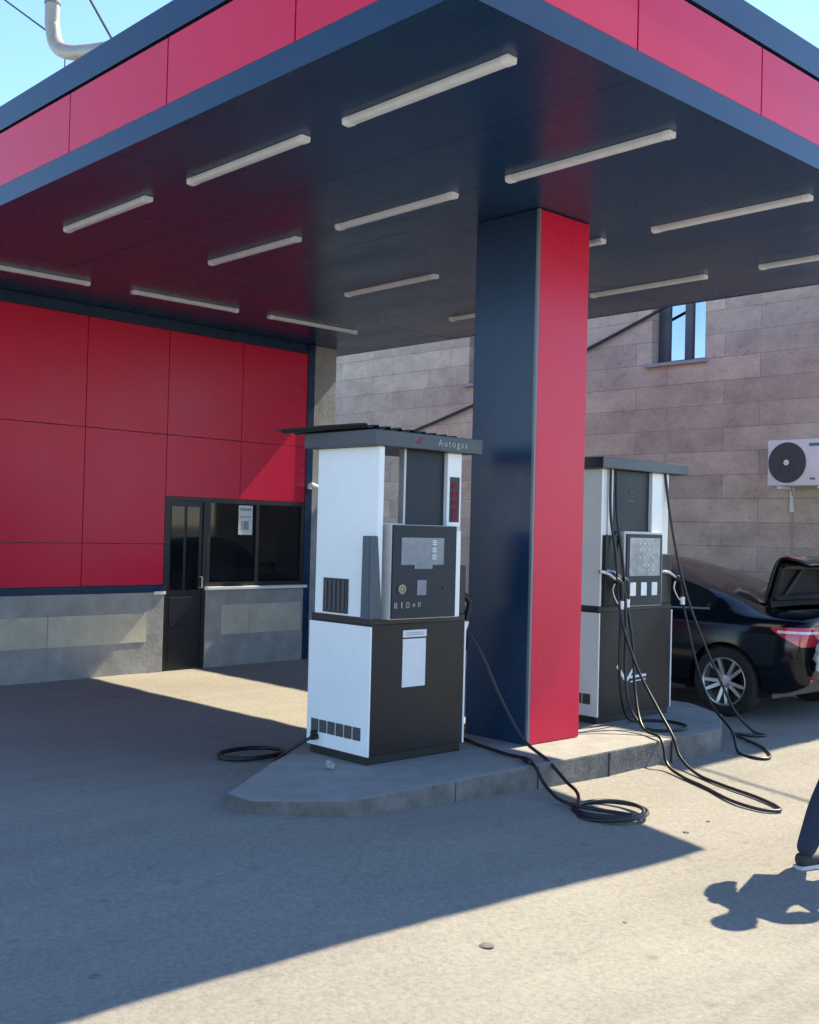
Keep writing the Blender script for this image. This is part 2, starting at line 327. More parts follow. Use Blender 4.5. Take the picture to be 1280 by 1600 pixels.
# lower trim: dark band all round
MB().box(X0, X1, Y0, Y0 + 0.012, HC - 0.001, HC + 0.14).box(X0, X0 + 0.012, Y0 + 0.0121, Y1, HC - 0.001, HC + 0.14).box(X1 - 0.012, X1, Y0 + 0.0121, Y1, HC - 0.001, HC + 0.14).build('lower_trim', DARK, can)
MB().box(X0 + 0.05, X1 - 0.05, Y0 + 0.05, Y1, HC + 0.03, HC + 0.68).build('canopy_core', GAP, can)
ZP0, ZP1 = HC + 0.143, HC + 0.525
def fascia_run(side):
    b = MB(); g = 0.006
    if side == 'left':
        ys = [Y0, 4.41, 5.605, 6.80, 7.995, 9.19, 10.385, 11.58, 12.775, Y1]
        for a, c in zip(ys, ys[1:]): b.box(X0 + 0.002, X0 + 0.03, a + (g if a != Y0 else 0.0305), c - g, ZP0, ZP1, 0.002)
    elif side == 'right':
        xs = [X0, 4.52, 5.70, 6.88, 8.06, X1]
        for a, c in zip(xs, xs[1:]): b.box(a + (g if a != X0 else 0.002), c - (g if c != X1 else 0.002), Y0 + 0.002, Y0 + 0.03, ZP0, ZP1, 0.002)
    else:
        ys = [Y0, 4.41, 5.605, 6.80, 7.995, 9.19, 10.385, 11.58, 12.775, Y1]
        for a, c in zip(ys, ys[1:]): b.box(X1 - 0.03, X1 - 0.002, a + (g if a != Y0 else 0.0305), c - g, ZP0, ZP1, 0.002)
    o = b.build('fascia_panels', RED, can); return o
for sd in ('left', 'right', 'back'): fascia_run(sd)
ZC0, ZC1 = HC + 0.545, HC + 0.722
MB().box(X0 - 0.004, X1 + 0.004, Y0 - 0.004, Y0 + 0.06, ZC0, ZC1, 0.003).box(X0 - 0.004, X0 + 0.06, Y0 + 0.0602, Y1, ZC0, ZC1, 0.003).box(X1 - 0.06, X1 + 0.004, Y0 + 0.0602, Y1, ZC0, ZC1, 0.003).build('cornice', DARK, can)
MB().box(X0 + 0.0605, X1 - 0.0605, Y0 + 0.0605, Y1, HC + 0.681, HC + 0.70).build('roof', mat('roof_membrane', (0.12, 0.12, 0.12), 0.9, var=0.2, vscale=3), can)
# column: dark box with a red panel on its two broad faces
CX0, CX1, CY0, CY1 = 5.875, 6.445, 5.045, 5.615
cl = MB().box(CX0, CX1, CY0, CY1, 0.12, HC - 0.001, 0.006).build('column', DARK, can)
MB().box(CX0 + 0.022, CX1 - 0.012, CY0 - 0.020, CY0 - 0.001, 0.155, HC - 0.006, 0.003).build('red_cladding', RED, cl)
MB().box(CX0 + 0.022, CX1 - 0.012, CY1 + 0.001, CY1 + 0.020, 0.155, HC - 0.006, 0.003).build('red_cladding', RED, cl)
MB().box(CX0 - 0.003, CX0 + 0.018, CY0 - 0.022, CY0 - 0.001, 0.153, HC - 0.004).build('edge_trim', mat('edge_trim_grey', (0.16, 0.17, 0.19), 0.35), cl)

# ------------------------------------------------------------------ ceiling tube lights
def tube_light(length):
    t = thing('tube_light', 'x', 'ceiling light', (0, 0, HC))
    n = 8; hw = 0.031; d = 0.036
    prof = [(-hw, 0.0)] + [(-hw * math.cos(math.pi * k / n), -0.014 - (d - 0.014) * math.sin(math.pi * k / n) ** 0.4) for k in range(n + 1)] + [(hw, 0.0)]
    b = MB(); b.prism([(x, HC + z) for x, z in prof], -length / 2 + 0.03, length / 2 - 0.03, axis='y'); b.build('diffuser', LAMPB, t, True, 50)
    for sgn in (-1, 1):
        prof2 = [(x * 1.08, HC + z * 1.07) for x, z in prof]
        a, c = sorted((sgn * (length / 2 - 0.045), sgn * length / 2))
        e = MB(); e.prism(prof2, a, c, axis='y'); e.build('end_cap', LAMPC, t, True, 50)
    return t
proto = tube_light(1.21)
ROWS = [(3.90, [4.13, 5.70, 7.44]), (5.24, [4.14, 5.82, 7.51]), (6.82, [4.14, 5.80, 7.60]), (8.33, [4.14, 5.86, 7.70])]
LB = [['white tube light nearest the canopy corner, largest on the soffit', 'white tube light in the row along the left fascia, in the middle of it', 'white tube light along the left fascia, nearest the kiosk'],
      ['white tube light right above the top of the red column', 'white tube light between the dark column face and the left fascia row', 'white tube light above the door, between fascia row and kiosk wall row'],
      ['largest white tube light right of the column, up in the right part', 'white tube light of which just one end peeks out right of the red column', 'white tube light above the pump nearest the kiosk, left of the dark column'],
      ['white tube light running out of the frame at the right, near the far canopy edge', 'white tube light above the stone building window right of the column', 'short stretch of tube light just left of the dark column']]
first = True
for (lx, lys), labs in zip(ROWS, LB):
    for ly, lab in zip(lys, labs):
        o = proto if first else copy_tree(proto); first = False
        o.location = (lx, ly, HC); o['label'] = lab; o['group'] = 'tube lights on the canopy soffit'
for lx, lab in ((4.33, 'white tube light along the kiosk wall, cut by the left frame edge'), (5.99, 'white tube light along the kiosk wall, middle of the three above the red panels'), (7.60, 'white tube light along the kiosk wall, closest to the kiosk corner')):
    o = copy_tree(proto); o.location = (lx, 9.70, HC); o.rotation_euler = (0, 0, R(90)); o['label'] = lab; o['group'] = 'tube lights on the canopy soffit'

# ------------------------------------------------------------------ kiosk
YW = 10.8
kio = thing('kiosk', 'red panelled station kiosk with grey plinth, brown door and dark window under the canopy', 'kiosk', (7.45, YW, 0))
MB().box(1.0, 8.44, YW + 0.05, 13.9, 0.0, HC - 0.002).build('wall', PLASTER, kio)
b = MB(); g = 0.004
zs_full = [0.94, 1.385, 2.578, 3.722]
xs = [1.46, 2.45, 3.44, 4.43, 5.44, 6.435]
for xa, xb in zip(xs, xs[1:]):
    for za, zb in zip(zs_full, zs_full[1:]): b.box(xa + g, xb - g, YW, YW + 0.0495, za + g, zb - g, 0.002)
xs = [6.435, 7.452, 8.44]
for xa, xb in zip(xs, xs[1:]):
    for za, zb in ((1.905, 2.578), (2.578, 3.722)): b.box(xa + g, xb - (g if xb < 8.4 else 0.0), YW, YW + 0.0495, za + g, zb - g, 0.002)
b.build('red_panels', RED, kio)
MB().box(1.0, 8.44, YW + 0.012, YW + 0.0497, 3.726, HC - 0.003).build('header_band', DARK, kio)
MB().box(1.0, 6.43, YW - 0.012, YW + 0.0497, 0.865, 0.936).build('base_band', DARK, kio)
# plinth left of the door, with an inset slab band
pl = MB().box(1.0, 6.43, YW - 0.03, YW + 0.0495, -0.05, 0.862, 0.004).build('plinth', PLASTER, kio)
b = MB()
for xa, xb in ((1.4, 2.6), (2.61, 3.9), (3.91, 5.06), (5.07, 6.21)): b.box(xa, xb, YW - 0.036, YW - 0.029, 0.335, 0.645, 0.002)
b.build('stone_slabs', BEIGE, pl)
MB().box(6.30, 6.445, YW - 0.045, YW - 0.031, 0.84, 0.872).build('plinth_cap', STEEL_W, pl)
# door recess
MB().box(6.435, 6.475, YW - 0.002, YW + 0.0493, 0.0, 1.90).box(6.955, 7.0, YW - 0.002, YW + 0.0493, 0.0, 1.90).box(6.4752, 6.9548, YW - 0.002, YW + 0.0493, 1.86, 1.90).build('door_frame', FRAMED, kio)
dr = MB().box(6.476, 6.954, YW + 0.018, YW + 0.0492, 0.012, 1.858).box(6.53, 6.90, YW + 0.008, YW + 0.0179, 0.10, 0.44, 0.004).box(6.53, 6.90, YW + 0.008, YW + 0.0179, 0.48, 0.80, 0.004).build('door', FRAMED, kio)
MB().box(6.53, 6.695, YW + 0.010, YW + 0.0178, 0.88, 1.80).box(6.735, 6.90, YW + 0.010, YW + 0.0178, 0.88, 1.80).build('door_glass', KGLASS, dr)
MB().tube([(6.925, YW + 0.02, 0.90), (6.925, YW - 0.035, 0.90), (6.925, YW - 0.035, 1.02), (6.925, YW + 0.02, 1.02)], 0.008, 8).build('handle', STEEL_G, dr, True)
# plinth under the window
p2 = MB().box(7.0, 8.44, YW - 0.02, YW + 0.0495, -0.05, 0.872, 0.004).build('plinth', PLASTER, kio)
MB().box(7.22, 7.62, YW - 0.026, YW - 0.019, 0.36, 0.70, 0.002).box(7.625, 8.40, YW - 0.026, YW - 0.019, 0.36, 0.70, 0.002).build('stone_slabs', BEIGE, p2)
w = MB().box(7.0, 7.045, YW - 0.004, YW + 0.049, 0.912, 1.90).box(8.395, 8.44, YW - 0.004, YW + 0.049, 0.912, 1.90).box(7.0452, 8.3948, YW - 0.004, YW + 0.049, 1.855, 1.90).box(7.0452, 8.3948, YW - 0.004, YW + 0.049, 0.912, 0.955).box(7.70, 7.74, YW - 0.003, YW + 0.049, 0.9552, 1.8548).build('window', FRAMED, kio)
MB().box(7.0453, 7.6999, YW + 0.022, YW + 0.0488, 0.9552, 1.8548).box(7.7401, 8.3947, YW + 0.022, YW + 0.0488, 0.9552, 1.8548).build('pane', KGLASS, w)
MB().box(6.985, 8.46, YW - 0.07, YW + 0.0494, 0.874, 0.908, 0.004).build('sill', STEEL_W, w)
# plain end of the wall and corner
MB().box(8.4405, 8.545, YW - 0.015, YW + 0.30, 0.0, HC - 0.004).build('dark_corner_post', DARK, kio)
MB().box(8.5455, 8.90, YW - 0.01, 13.9, 0.0, HC - 0.004).build('corner_column', PLASTER, kio)
nt = MB().box(7.455, 7.655, YW + 0.014, YW + 0.0215, 1.50, 1.84).build('notice', PAPER, None)
MB().box(7.475, 7.635, YW + 0.0125, YW + 0.0138, 1.70, 1.715).box(7.475, 7.635, YW + 0.0125, YW + 0.0138, 1.78, 1.81).box(7.49, 7.60, YW + 0.0125, YW + 0.0138, 1.56, 1.66).build('printing', mat('paper_print', (0.30, 0.33, 0.33), 0.7), nt)
tag(nt, 'white paper notice stuck on the kiosk window', 'notice')

# ------------------------------------------------------------------ security camera on the kiosk corner
sc_ = thing('security_camera', 'small white security camera on the dark kiosk corner beside the near pump', 'camera', (8.5, YW - 0.02, 2.1))
MB().box(8.47, 8.53, YW - 0.035, YW - 0.016, 2.07, 2.13, 0.004).build('base', STEEL_W, sc_)
MB().tube([(8.50, YW - 0.03, 2.10), (8.50, YW - 0.10, 2.10)], 0.012, 8).build('arm', STEEL_W, sc_, True)
MB().tube([(8.60, YW - 0.12, 2.075), (8.42, YW - 0.13, 2.12)], 0.033, 12).build('body', STEEL_W, sc_, True)
MB().tube([(8.601, YW - 0.12, 2.075), (8.618, YW - 0.119, 2.07)], 0.030, 12).build('lens', BLACKP, sc_, True)

bpy.context.view_layer.update()
KR = Matrix.Translation((7.45, YW, 0)) @ Matrix.Rotation(R(3.4), 4, 'Z') @ Matrix.Translation((-7.45, -YW, 0))     # the kiosk is not quite square with the canopy
for o in (kio, nt, sc_): o.matrix_world = KR @ o.matrix_world

# ------------------------------------------------------------------ stone building behind
XB = 12.6
bld = thing('stone_building', 'two storey building clad in brown stone blocks behind the canopy', 'building', (15, 14, 0))
WIN = [(7.94, 8.76), (11.30, 12.14)]; ZW0, ZW1 = 3.90, 5.10; TOP = 5.82; YB0, YB1 = 4.30, 27.0
b = MB(); cuts = [YB0] + [v for wv in WIN for v in wv] + [YB1]
for i in range(0, len(cuts), 2): b.box(XB, XB + 0.4, cuts[i], cuts[i + 1], -0.2, TOP)
for a, c in WIN: b.box(XB, XB + 0.4, a, c, -0.2, ZW0).box(XB, XB + 0.4, a, c, ZW1, TOP)
bmesh.ops.remove_doubles(b.bm, verts=b.bm.verts[:], dist=1e-5)
seen = {}
for f in list(b.bm.faces):
    k = tuple(round(v, 4) for v in f.calc_center_median())
    seen.setdefault(k, []).append(f)
bmesh.ops.delete(b.bm, geom=[f for fs in seen.values() if len(fs) > 1 for f in fs], context='FACES_ONLY')
b.box(XB + 0.4, 24, YB0 + 0.001, YB0 + 0.4, -0.2, TOP).box(XB + 0.4, 24, YB1 - 0.4, YB1 - 0.001, -0.2, TOP)
b.build('wall', brick_mat(), bld)
MB().box(XB - 0.06, 24.1, YB0 - 0.06, YB1 + 0.06, TOP + 0.002, TOP + 0.09, 0.006).build('roof', CONC, bld)
for a, c in WIN:
    xf = XB + 0.16
    wf = MB().box(xf, xf + 0.06, a, a + 0.05, ZW0 + 0.0, ZW1).box(xf, xf + 0.06, c - 0.17, c, ZW0, ZW1).box(xf, xf + 0.06, a + 0.0502, c - 0.1702, ZW0, ZW0 + 0.05).box(xf, xf + 0.06, a + 0.0502, c - 0.1702, ZW1 - 0.05, ZW1).box(xf - 0.005, xf + 0.06, (a + c) / 2 - 0.115, (a + c) / 2 - 0.005, ZW0 + 0.0502, ZW1 - 0.0502).build('window', mat('blue_grey_frame', (0.05, 0.065, 0.085), 0.4, var=0.1, vscale=5), bld)
    MB().box(xf + 0.03, xf + 0.045, a + 0.0503, (a + c) / 2 - 0.1152, ZW0 + 0.0503, ZW1 - 0.0503).box(xf + 0.03, xf + 0.045, (a + c) / 2 - 0.0048, c - 0.1703, ZW0 + 0.0503, ZW1 - 0.0503).build('pane', BGLASS, wf)
    MB().box(XB - 0.07, XB + 0.1595, a - 0.04, c + 0.08, ZW0 - 0.045, ZW0 - 0.001, 0.004).build('sill', mat('sill_stone', (0.33, 0.33, 0.34), 0.8, var=0.1), wf)
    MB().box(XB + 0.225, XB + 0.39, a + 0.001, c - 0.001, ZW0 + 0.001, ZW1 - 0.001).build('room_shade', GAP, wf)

# ------------------------------------------------------------------ air conditioner on the stone wall
ac = thing('air_conditioner', 'white outdoor air conditioner unit bracketed on the brown stone wall', 'air conditioner', (XB - 0.2, 6.6, 2.2))
AD = -0.19
ax0, ax1, ay0, ay1, az0, az1 = XB - 0.36, XB - 0.08, 6.22 + AD, 7.02 + AD, 2.235, 2.775
MB().box(ax0, ax1, ay0, ay1, az0, az1, 0.015).build('casing', ACW, ac, True)
fc = (ax0 - 0.001, 6.77 + AD, 2.505)
fan = MB().lathe(fc, (-1, 0, 0), [(0.001, 0.002), (0.222, 0.002), (0.232, 0.010), (0.240, 0.001)], 48).build('fan_opening', mat('fan_shadow_grey', (0.075, 0.078, 0.09), 0.5, var=0.1), ac)
b = MB()
for rr in [0.05 + 0.022 * k for k in range(9)]: b.tube([(ax0 - 0.014, fc[1] + rr * math.cos(t * math.pi / 16), fc[2] + rr * math.sin(t * math.pi / 16)) for t in range(33)], 0.0022, 5, False)
for k in range(12):
    t = k * math.pi / 6; b.tube([(ax0 - 0.016, fc[1] + 0.03 * math.cos(t), fc[2] + 0.03 * math.sin(t)), (ax0 - 0.010, fc[1] + 0.235 * math.cos(t + 0.5), fc[2] + 0.235 * math.sin(t + 0.5))], 0.003, 5)
b.build('fan_guard', mat('guard_grey', (0.10, 0.105, 0.12), 0.5), fan)
MB().lathe((ax0 - 0.018, fc[1], fc[2]), (-1, 0, 0), [(0.034, 0), (0.034, 0.006), (0.001, 0.008)], 20).build('fan_hub', ACW, fan)
MB().box(ax0 - 0.003, ax0 - 0.0005, 6.30 + AD, 6.50 + AD, 2.69, 2.725).build('teal_badge', TEAL, ac)
MB().box(ax0 - 0.003, ax0 - 0.0005, 6.42 + AD, 6.48 + AD, 2.30, 2.325).build('rating_label', INKG, ac)
for yy in (6.38 + AD, 6.88 + AD): MB().box(ax0 + 0.02, XB - 0.001, yy - 0.02, yy + 0.02, az0 - 0.035, az0 - 0.002).box(XB - 0.035, XB - 0.001, yy - 0.0195, yy + 0.0195, az0 - 0.30, az0 - 0.0352).build('bracket', ACW, ac)
MB().tube([(ax1 - 0.02, 6.86 + AD, az0 + 0.02), (ax1 + 0.06, 6.86 + AD, az0 - 0.12), (XB - 0.012, 6.87 + AD, az0 - 0.3), (XB - 0.012, 6.87 + AD, 0.9)], 0.008, 6).build('drain_pipe', mat('pipe_beige', (0.34, 0.30, 0.26), 0.7), ac, True)

# ------------------------------------------------------------------ fuel dispensers
def bar(b, p, q, w, y):      # flat stroke facing -y, thickness 3 mm
    p = Vector((p[0], y, p[1])); q = Vector((q[0], y, q[1])); d = (q - p).normalized(); n = Vector((-d.z, 0, d.x)) * w / 2
    lo = [p + n, q + n, q - n, p - n]; hi = [v + Vector((0, -0.003, 0)) for v in lo]
    A = [b.bm.verts.new(v) for v in lo]; B = [b.bm.verts.new(v) for v in hi]
    b.bm.faces.new(B); b.bm.faces.new(A[::-1])
    for i in range(4): b.bm.faces.new((A[i], A[(i + 1) % 4], B[(i + 1) % 4], B[i]))
def dispenser(x0, x1, y0, y1, label, near):
    t = thing('fuel_dispenser', label, 'fuel pump', ((x0 + x1) / 2, (y0 + y1) / 2, 0.15), 'fuel pumps on the island')
    zb, zt, zr = 0.205, 1.012, 2.112
    MB().box(x0 + 0.015, x1 - 0.015, y0 + 0.02, y1 - 0.02, 0.149, zb).build('base_skirt', BLACKP, t)
    cab = MB().box(x0 + 0.014, x1 - 0.014, y0, y1, zb + 0.002, zt, 0.004).build('cabinet', FRONTM, t)
    for xa, xb in ((x0, x0 + 0.0135), (x1 - 0.0135, x1)):
        sp = MB().box(xa, xb, y0 - 0.004, y1 + 0.004, zb, zt - 0.01, 0.003).build('side_panel', STEEL_W, cab)
    vb = MB(); n = 6 if near else 4
    yv = [y0 + 0.06 + k * (y1 - y0 - 0.10) / 6 for k in range(7)]
    for k in range(6): vb.box(x0 - 0.004, x0 - 0.0005, yv[k] + 0.005, yv[k + 1] - 0.005, 0.295, 0.375, 0.003)
    vb.build('vent', mat('vent_dark', (0.06, 0.06, 0.06), 0.6, var=0.3, vscale=60), cab)
    MB().box(x0 + 0.005, x1 - 0.005, y0 + 0.01, y1 - 0.01, zt + 0.0005, zt + 0.04).build('waist_gasket', BLACKP, t)
    zh0, zh1 = zt + 0.0405, 1.635
    # lower middle box behind display
    MB().box(x0 + 0.06, x1 - 0.09, y0 + 0.05, y1 - 0.05, zt + 0.0405, 1.625).build('meter_box', STEEL_D, t)
    # upright side plates
    lw = 0.045 if near else 0.145
    lp = MB().box(x0 + 0.005, x0 + 0.005 + (0.045 if near else 0.022), y0 - 0.04 if near else y0 + 0.0, y1 - 0.04, zt + 0.041, zr, 0.006).build('side_column', STEEL_W, t)
    if not near:
        MB().box(x0 + 0.0275, x0 + 0.085, y0 + 0.012, y1 - 0.05, 1.60, zr, 0.003).box(x0 + 0.105, x0 + 0.165, y0 + 0.012, y1 - 0.05, 1.60, zr, 0.003).build('hose_channel', STEEL_W, t)
        MB().box(x0 + 0.085, x0 + 0.105, y0 + 0.05, y1 - 0.06, 1.60, zr - 0.001).box(x0 + 0.1652, x0 + 0.21, y0 + 0.03, y1 - 0.06, 1.60, zr - 0.001).build('channel_recess', STEEL_D, t)
    rp0 = x1 - 0.205 if near else x1 - 0.315
    rp1 = x1 - 0.075 if near else x1 - 0.085
    rp = MB().box(rp0, rp1, y0 + 0.0, y0 + 0.11 if near else y1 - 0.06, zh1 - 0.25, zr, 0.006).build('side_column', STEEL_W, t)
    if near:
        dsp = MB().box(rp0 + 0.022, rp1 - 0.022, y0 - 0.006, y0 + 0.0005, 1.66, 1.955, 0.002).build('price_display', BLACKP, rp)
        db = MB()
        for k, zz in enumerate((1.90, 1.845, 1.79, 1.735, 1.69)): db.box(rp0 + 0.038, rp1 - 0.036, y0 - 0.0085, y0 - 0.0062, zz - 0.021, zz + 0.019)
        db.build('digits', TILLR, dsp)
    # dark centre panel
    c0, c1 = (x0 + 0.295, rp0 - 0.004) if near else (x0 + 0.212, rp0 - 0.004)
    MB().box(c0, c1, y0 + 0.03, y0 + 0.075 if near else y1 - 0.1, zh1 - 0.02, zr, 0.003).build('centre_panel', STEEL_D, t)
    if near:
        MB().box(c0 - 0.018, c0 - 0.0005, y0 + 0.028, y0 + 0.076, zh1 - 0.02, zr).build('panel_edge', STEEL_G, t)
        MB().box(x0 + 0.0505, c0 - 0.0185, y0 + 0.02, y1 - 0.06, zh1 - 0.012, zh1 + 0.006).build('shelf', STEEL_G, t)
    else:
        eb = MB(); ex, ez = (c0 + c1) / 2 - 0.02, 1.945
        for k in range(4):
            a = k * math.pi / 4 + 0.2; bar(eb, (ex - 0.03 * math.cos(a), ez - 0.022 * math.sin(a)), (ex + 0.03 * math.cos(a), ez + 0.022 * math.sin(a)), 0.004, y0 + 0.0295)
        bar(eb, (ex - 0.045, 1.875), (ex + 0.045, 1.875), 0.006, y0 + 0.0295)
        eb.build('emblem', INKG, t)
    # display head
    h0, h1 = (x0 + 0.09, x1 - 0.15) if near else (x0 + 0.245, x0 + 0.765)
    hy = y0 - (0.085 if near else 0.055)
    hd = MB().box(h0, h1, hy + 0.012, y0 + 0.049, zh0 - 0.006, zh1, 0.004).build('display_head', mat('pale_head_casing', (0.60, 0.58, 0.54), 0.4, var=0.1, vscale=6), t)
    if near:
        MB().box(h0 + 0.006, h1 - 0.045, hy, hy + 0.0118, zh0, zh1 - 0.004, 0.002).build('front_plate', STEEL_D, hd)
        MB().box(h1 - 0.043, h1 - 0.004, hy + 0.002, hy + 0.0118, zh0, zh1 - 0.03, 0.002).build('edge_strip', STEEL_W, hd)
        MB().box(h0 + 0.075, h0 + 0.445, hy - 0.003, hy - 0.0002, 1.385, 1.555, 0.001).box(h0 + 0.19, h0 + 0.345, hy - 0.003, hy - 0.0002, 1.360, 1.3845).build('screen', LCD, hd)
        dg = MB()
        for zz in (1.525, 1.48, 1.435):
            for k in range(3): bar(dg, (h0 + 0.34, zz + 0.012 - 0.012 * k), (h0 + 0.375, zz + 0.012 - 0.012 * k), 0.005, hy - 0.003)
        dg.build('digit_print', INK, hd)
        kp = MB(); kp.lathe((h0 + 0.085, hy - 0.0005, 1.235), (0, -1, 0), [(0.030, 0), (0.030, 0.008), (0.020, 0.010), (0.019, 0.002), (0.011, 0.002), (0.010, 0.007), (0.001, 0.008)], 24); kp.build('push_button', BRASS, hd, True)
        MB().box(h0 + 0.215, h0 + 0.295, hy - 0.004, hy - 0.0002, 1.195, 1.290, 0.002).build('keypad', LCD, hd)
        MB().lathe((h0 + 0.45, hy - 0.0004, 1.235), (0, -1, 0), [(0.012, 0), (0.012, 0.004), (0.001, 0.006)], 14).build('red_lamp', TILLR, hd)
        ib = MB(); zz = 1.135
        bar(ib, (h0 + 0.03, zz - 0.018), (h0 + 0.03, zz + 0.018), 0.008, hy); bar(ib, (h0 + 0.045, zz - 0.018), (h0 + 0.045, zz + 0.018), 0.008, hy); bar(ib, (h0 + 0.03, zz), (h0 + 0.045, zz), 0.006, hy)
        bar(ib, (h0 + 0.088, zz - 0.018), (h0 + 0.088, zz + 0.022), 0.009, hy)
        for a, c in (((0.128, -0.012), (0.128, 0.014)), ((0.128, 0.016), (0.150, 0.016)), ((0.150, 0.014), (0.150, -0.012)), ((0.150, -0.014), (0.128, -0.014))): bar(ib, (h0 + a[0], zz + a[1]), (h0 + c[0], zz + c[1]), 0.006, hy)
        bar(ib, (h0 + 0.178, zz), (h0 + 0.204, zz), 0.006, hy); bar(ib, (h0 + 0.191, zz - 0.014), (h0 + 0.191, zz + 0.014), 0.006, hy - 0.0002)
        bar(ib, (h0 + 0.230, zz - 0.016), (h0 + 0.230, zz + 0.016), 0.006, hy); bar(ib, (h0 + 0.230, zz + 0.013), (h0 + 0.250, zz + 0.013), 0.006, hy - 0.0002); bar(ib, (h0 + 0.249, zz + 0.012), (h0 + 0.243, zz - 0.012), 0.006, hy - 0.0004)
        ib.build('icon_print', mat('worn_icons', (0.36, 0.30, 0.26), 0.6), hd)
    else:
        MB().box(h0 + 0.022, h1 - 0.022, hy, hy + 0.0118, zh0 + 0.0, zh1 - 0.02, 0.002).build('front_plate', STEEL_D, hd)
        sc = MB().box(h0 + 0.055, h1 - 0.055, hy - 0.004, hy - 0.0002, 1.285, 1.585, 0.002).build('screen', mat('pale_lcd', (0.27, 0.30, 0.32), 0.2, var=0.35, vscale=16), hd)
        dg = MB(); rnd = random.Random(3)
        for zz in (1.54, 1.49, 1.43, 1.37, 1.33):
            for k in range(4):
                if rnd.random() < 0.75: bar(dg, (h0 + 0.17 + 0.06 * k, zz), (h0 + 0.20 + 0.06 * k, zz), 0.012, hy - 0.004)
        dg.build('digit_print', mat('lcd_digits', (0.42, 0.45, 0.46), 0.4), hd)
        for k in range(3): MB().box(h0 + 0.07 + 0.145 * k, h0 + 0.145 + 0.145 * k, hy - 0.004, hy - 0.0002, 1.13, 1.235, 0.003).build('grade_tile', INK, hd)
    # nozzle boots
    if near:
        hb = MB().prism([(x0 - 0.03, y0 + 0.16), (x0 - 0.03, y0 - 0.03), (x0 + 0.058, y0 - 0.048), (x0 + 0.058, y0 + 0.16)], zt + 0.042, zt + 0.05, axis='z')
        hb2 = MB()
        lo = [(x0 - 0.06, y0 + 0.03, zt + 0.042), (x0 - 0.06, y0 - 0.05, zt + 0.042), (x0 + 0.05, y0 - 0.052, zt + 0.042), (x0 + 0.05, y0 + 0.03, zt + 0.042)]
        hi = [(x0 - 0.055, y0 + 0.03, 1.56), (x0 - 0.055, y0 - 0.04, 1.56), (x0 + 0.004, y0 - 0.05, 1.56), (x0 + 0.004, y0 + 0.03, 1.56)]
        A = [hb2.bm.verts.new(v) for v in lo]; B = [hb2.bm.verts.new(v) for v in hi]
        hb2.bm.faces.new(A[::-1]); hb2.bm.faces.new(B)
        for i in range(4): hb2.bm.faces.new((A[i], A[(i + 1) % 4], B[(i + 1) % 4], B[i]))
        bmesh.ops.bevel(hb2.bm, geom=hb2.bm.edges[:], offset=0.004, segments=2, affect='EDGES')
        hb.bm.free(); hb2.build('nozzle_boot', mat('slate_plastic', (0.05, 0.075, 0.10), 0.4, var=0.1), t)
        gr = MB().box(x0 - 0.006, x0 + 0.0048, y0 + 0.22, y0 + 0.46, zt + 0.055, 1.285, 0.003).build('grille', mat('grille_dark', (0.03, 0.03, 0.034), 0.5), t)
        gs = MB()
        for k in range(5): gs.box(x0 - 0.012, x0 - 0.0062, y0 + 0.245 + 0.043 * k, y0 + 0.262 + 0.043 * k, zt + 0.07, 1.27)
        gs.build('slats', mat('grille_slat', (0.075, 0.07, 0.072), 0.5), gr)
        MB().box(x1 - 0.13, x1 + 0.0, y0 + 0.01, y1 - 0.1, zt + 0.042, zh1 - 0.26, 0.01).build('nozzle_boot', BLACKP, t)
    else:
        MB().box(x0 + 0.028, x0 + 0.235, y0 - 0.03, y1 - 0.06, zt + 0.042, 1.595, 0.01).build('nozzle_boot', BLACKP, t)
        MB().box(x1 - 0.215, x1 - 0.05, y0 - 0.02, y1 - 0.08, zt + 0.042, 1.46, 0.01).build('nozzle_boot', BLACKP, t)
    # roof cap
    r0, r1 = (x0 - 0.06, x1 + 0.045) if near else (x0 - 0.08, x1 + 0.10)
    rc = MB().box(r0, r1, y0 - 0.07, y1 + 0.03, zr + 0.001, zr + (0.098 if near else 0.085), 0.005).build('roof_cap', CAPM, t)
    if near:
        text_mesh('lettering', 'Autogas', 0.062, mat('worn_lettering', (0.40, 0.42, 0.42), 0.6, var=0.2, vscale=40), FRONT((r0 + r1) / 2 + 0.195, y0 - 0.0715, zr + 0.050), rc, 0.0015, 1.35)
        lb = MB(); lx = (r0 + r1) / 2 - 0.10
        for k in range(3): bar(lb, (lx - 0.02 + 0.012 * k, zr + 0.035), (lx + 0.005 + 0.012 * k, zr + 0.07), 0.006, y0 - 0.0702)
        lb.build('flame_mark', SIGNR, rc)
        st = MB().box(x0 + 0.275, x0 + 0.475, y0 - 0.0035, y0 - 0.0003, 0.612, 0.915).box(x0 + 0.275, x0 + 0.48, y0 - 0.0035, y0 - 0.0003, 0.925, 0.970).build('sticker', PAPER, cab)
        tag(st, 'white paper sticker with a separate header strip')
        pb = MB(); bar(pb, (x0 + 0.30, 0.94), (x0 + 0.455, 0.94), 0.006, y0 - 0.0036); bar(pb, (x0 + 0.31, 0.953), (x0 + 0.445, 0.953), 0.006, y0 - 0.0036)
        pb.build('printing', mat('pale_print', (0.38, 0.40, 0.44), 0.7), st)
    else:
        vb = MB(); vx, vz = x0 + 0.36, 0.47
        bar(vb, (vx - 0.115, vz + 0.115), (vx + 0.005, vz - 0.015), 0.028, y0 - 0.0002); bar(vb, (vx + 0.006, vz - 0.015), (vx + 0.095, vz + 0.075), 0.024, y0 - 0.0006)
        bar(vb, (vx + 0.05, vz + 0.015), (vx + 0.27, vz + 0.02), 0.020, y0 - 0.0010); bar(vb, (vx + 0.06, vz - 0.022), (vx + 0.27, vz - 0.012), 0.008, y0 - 0.0010)
        vb.build('maker_mark', INK, cab)
    return t
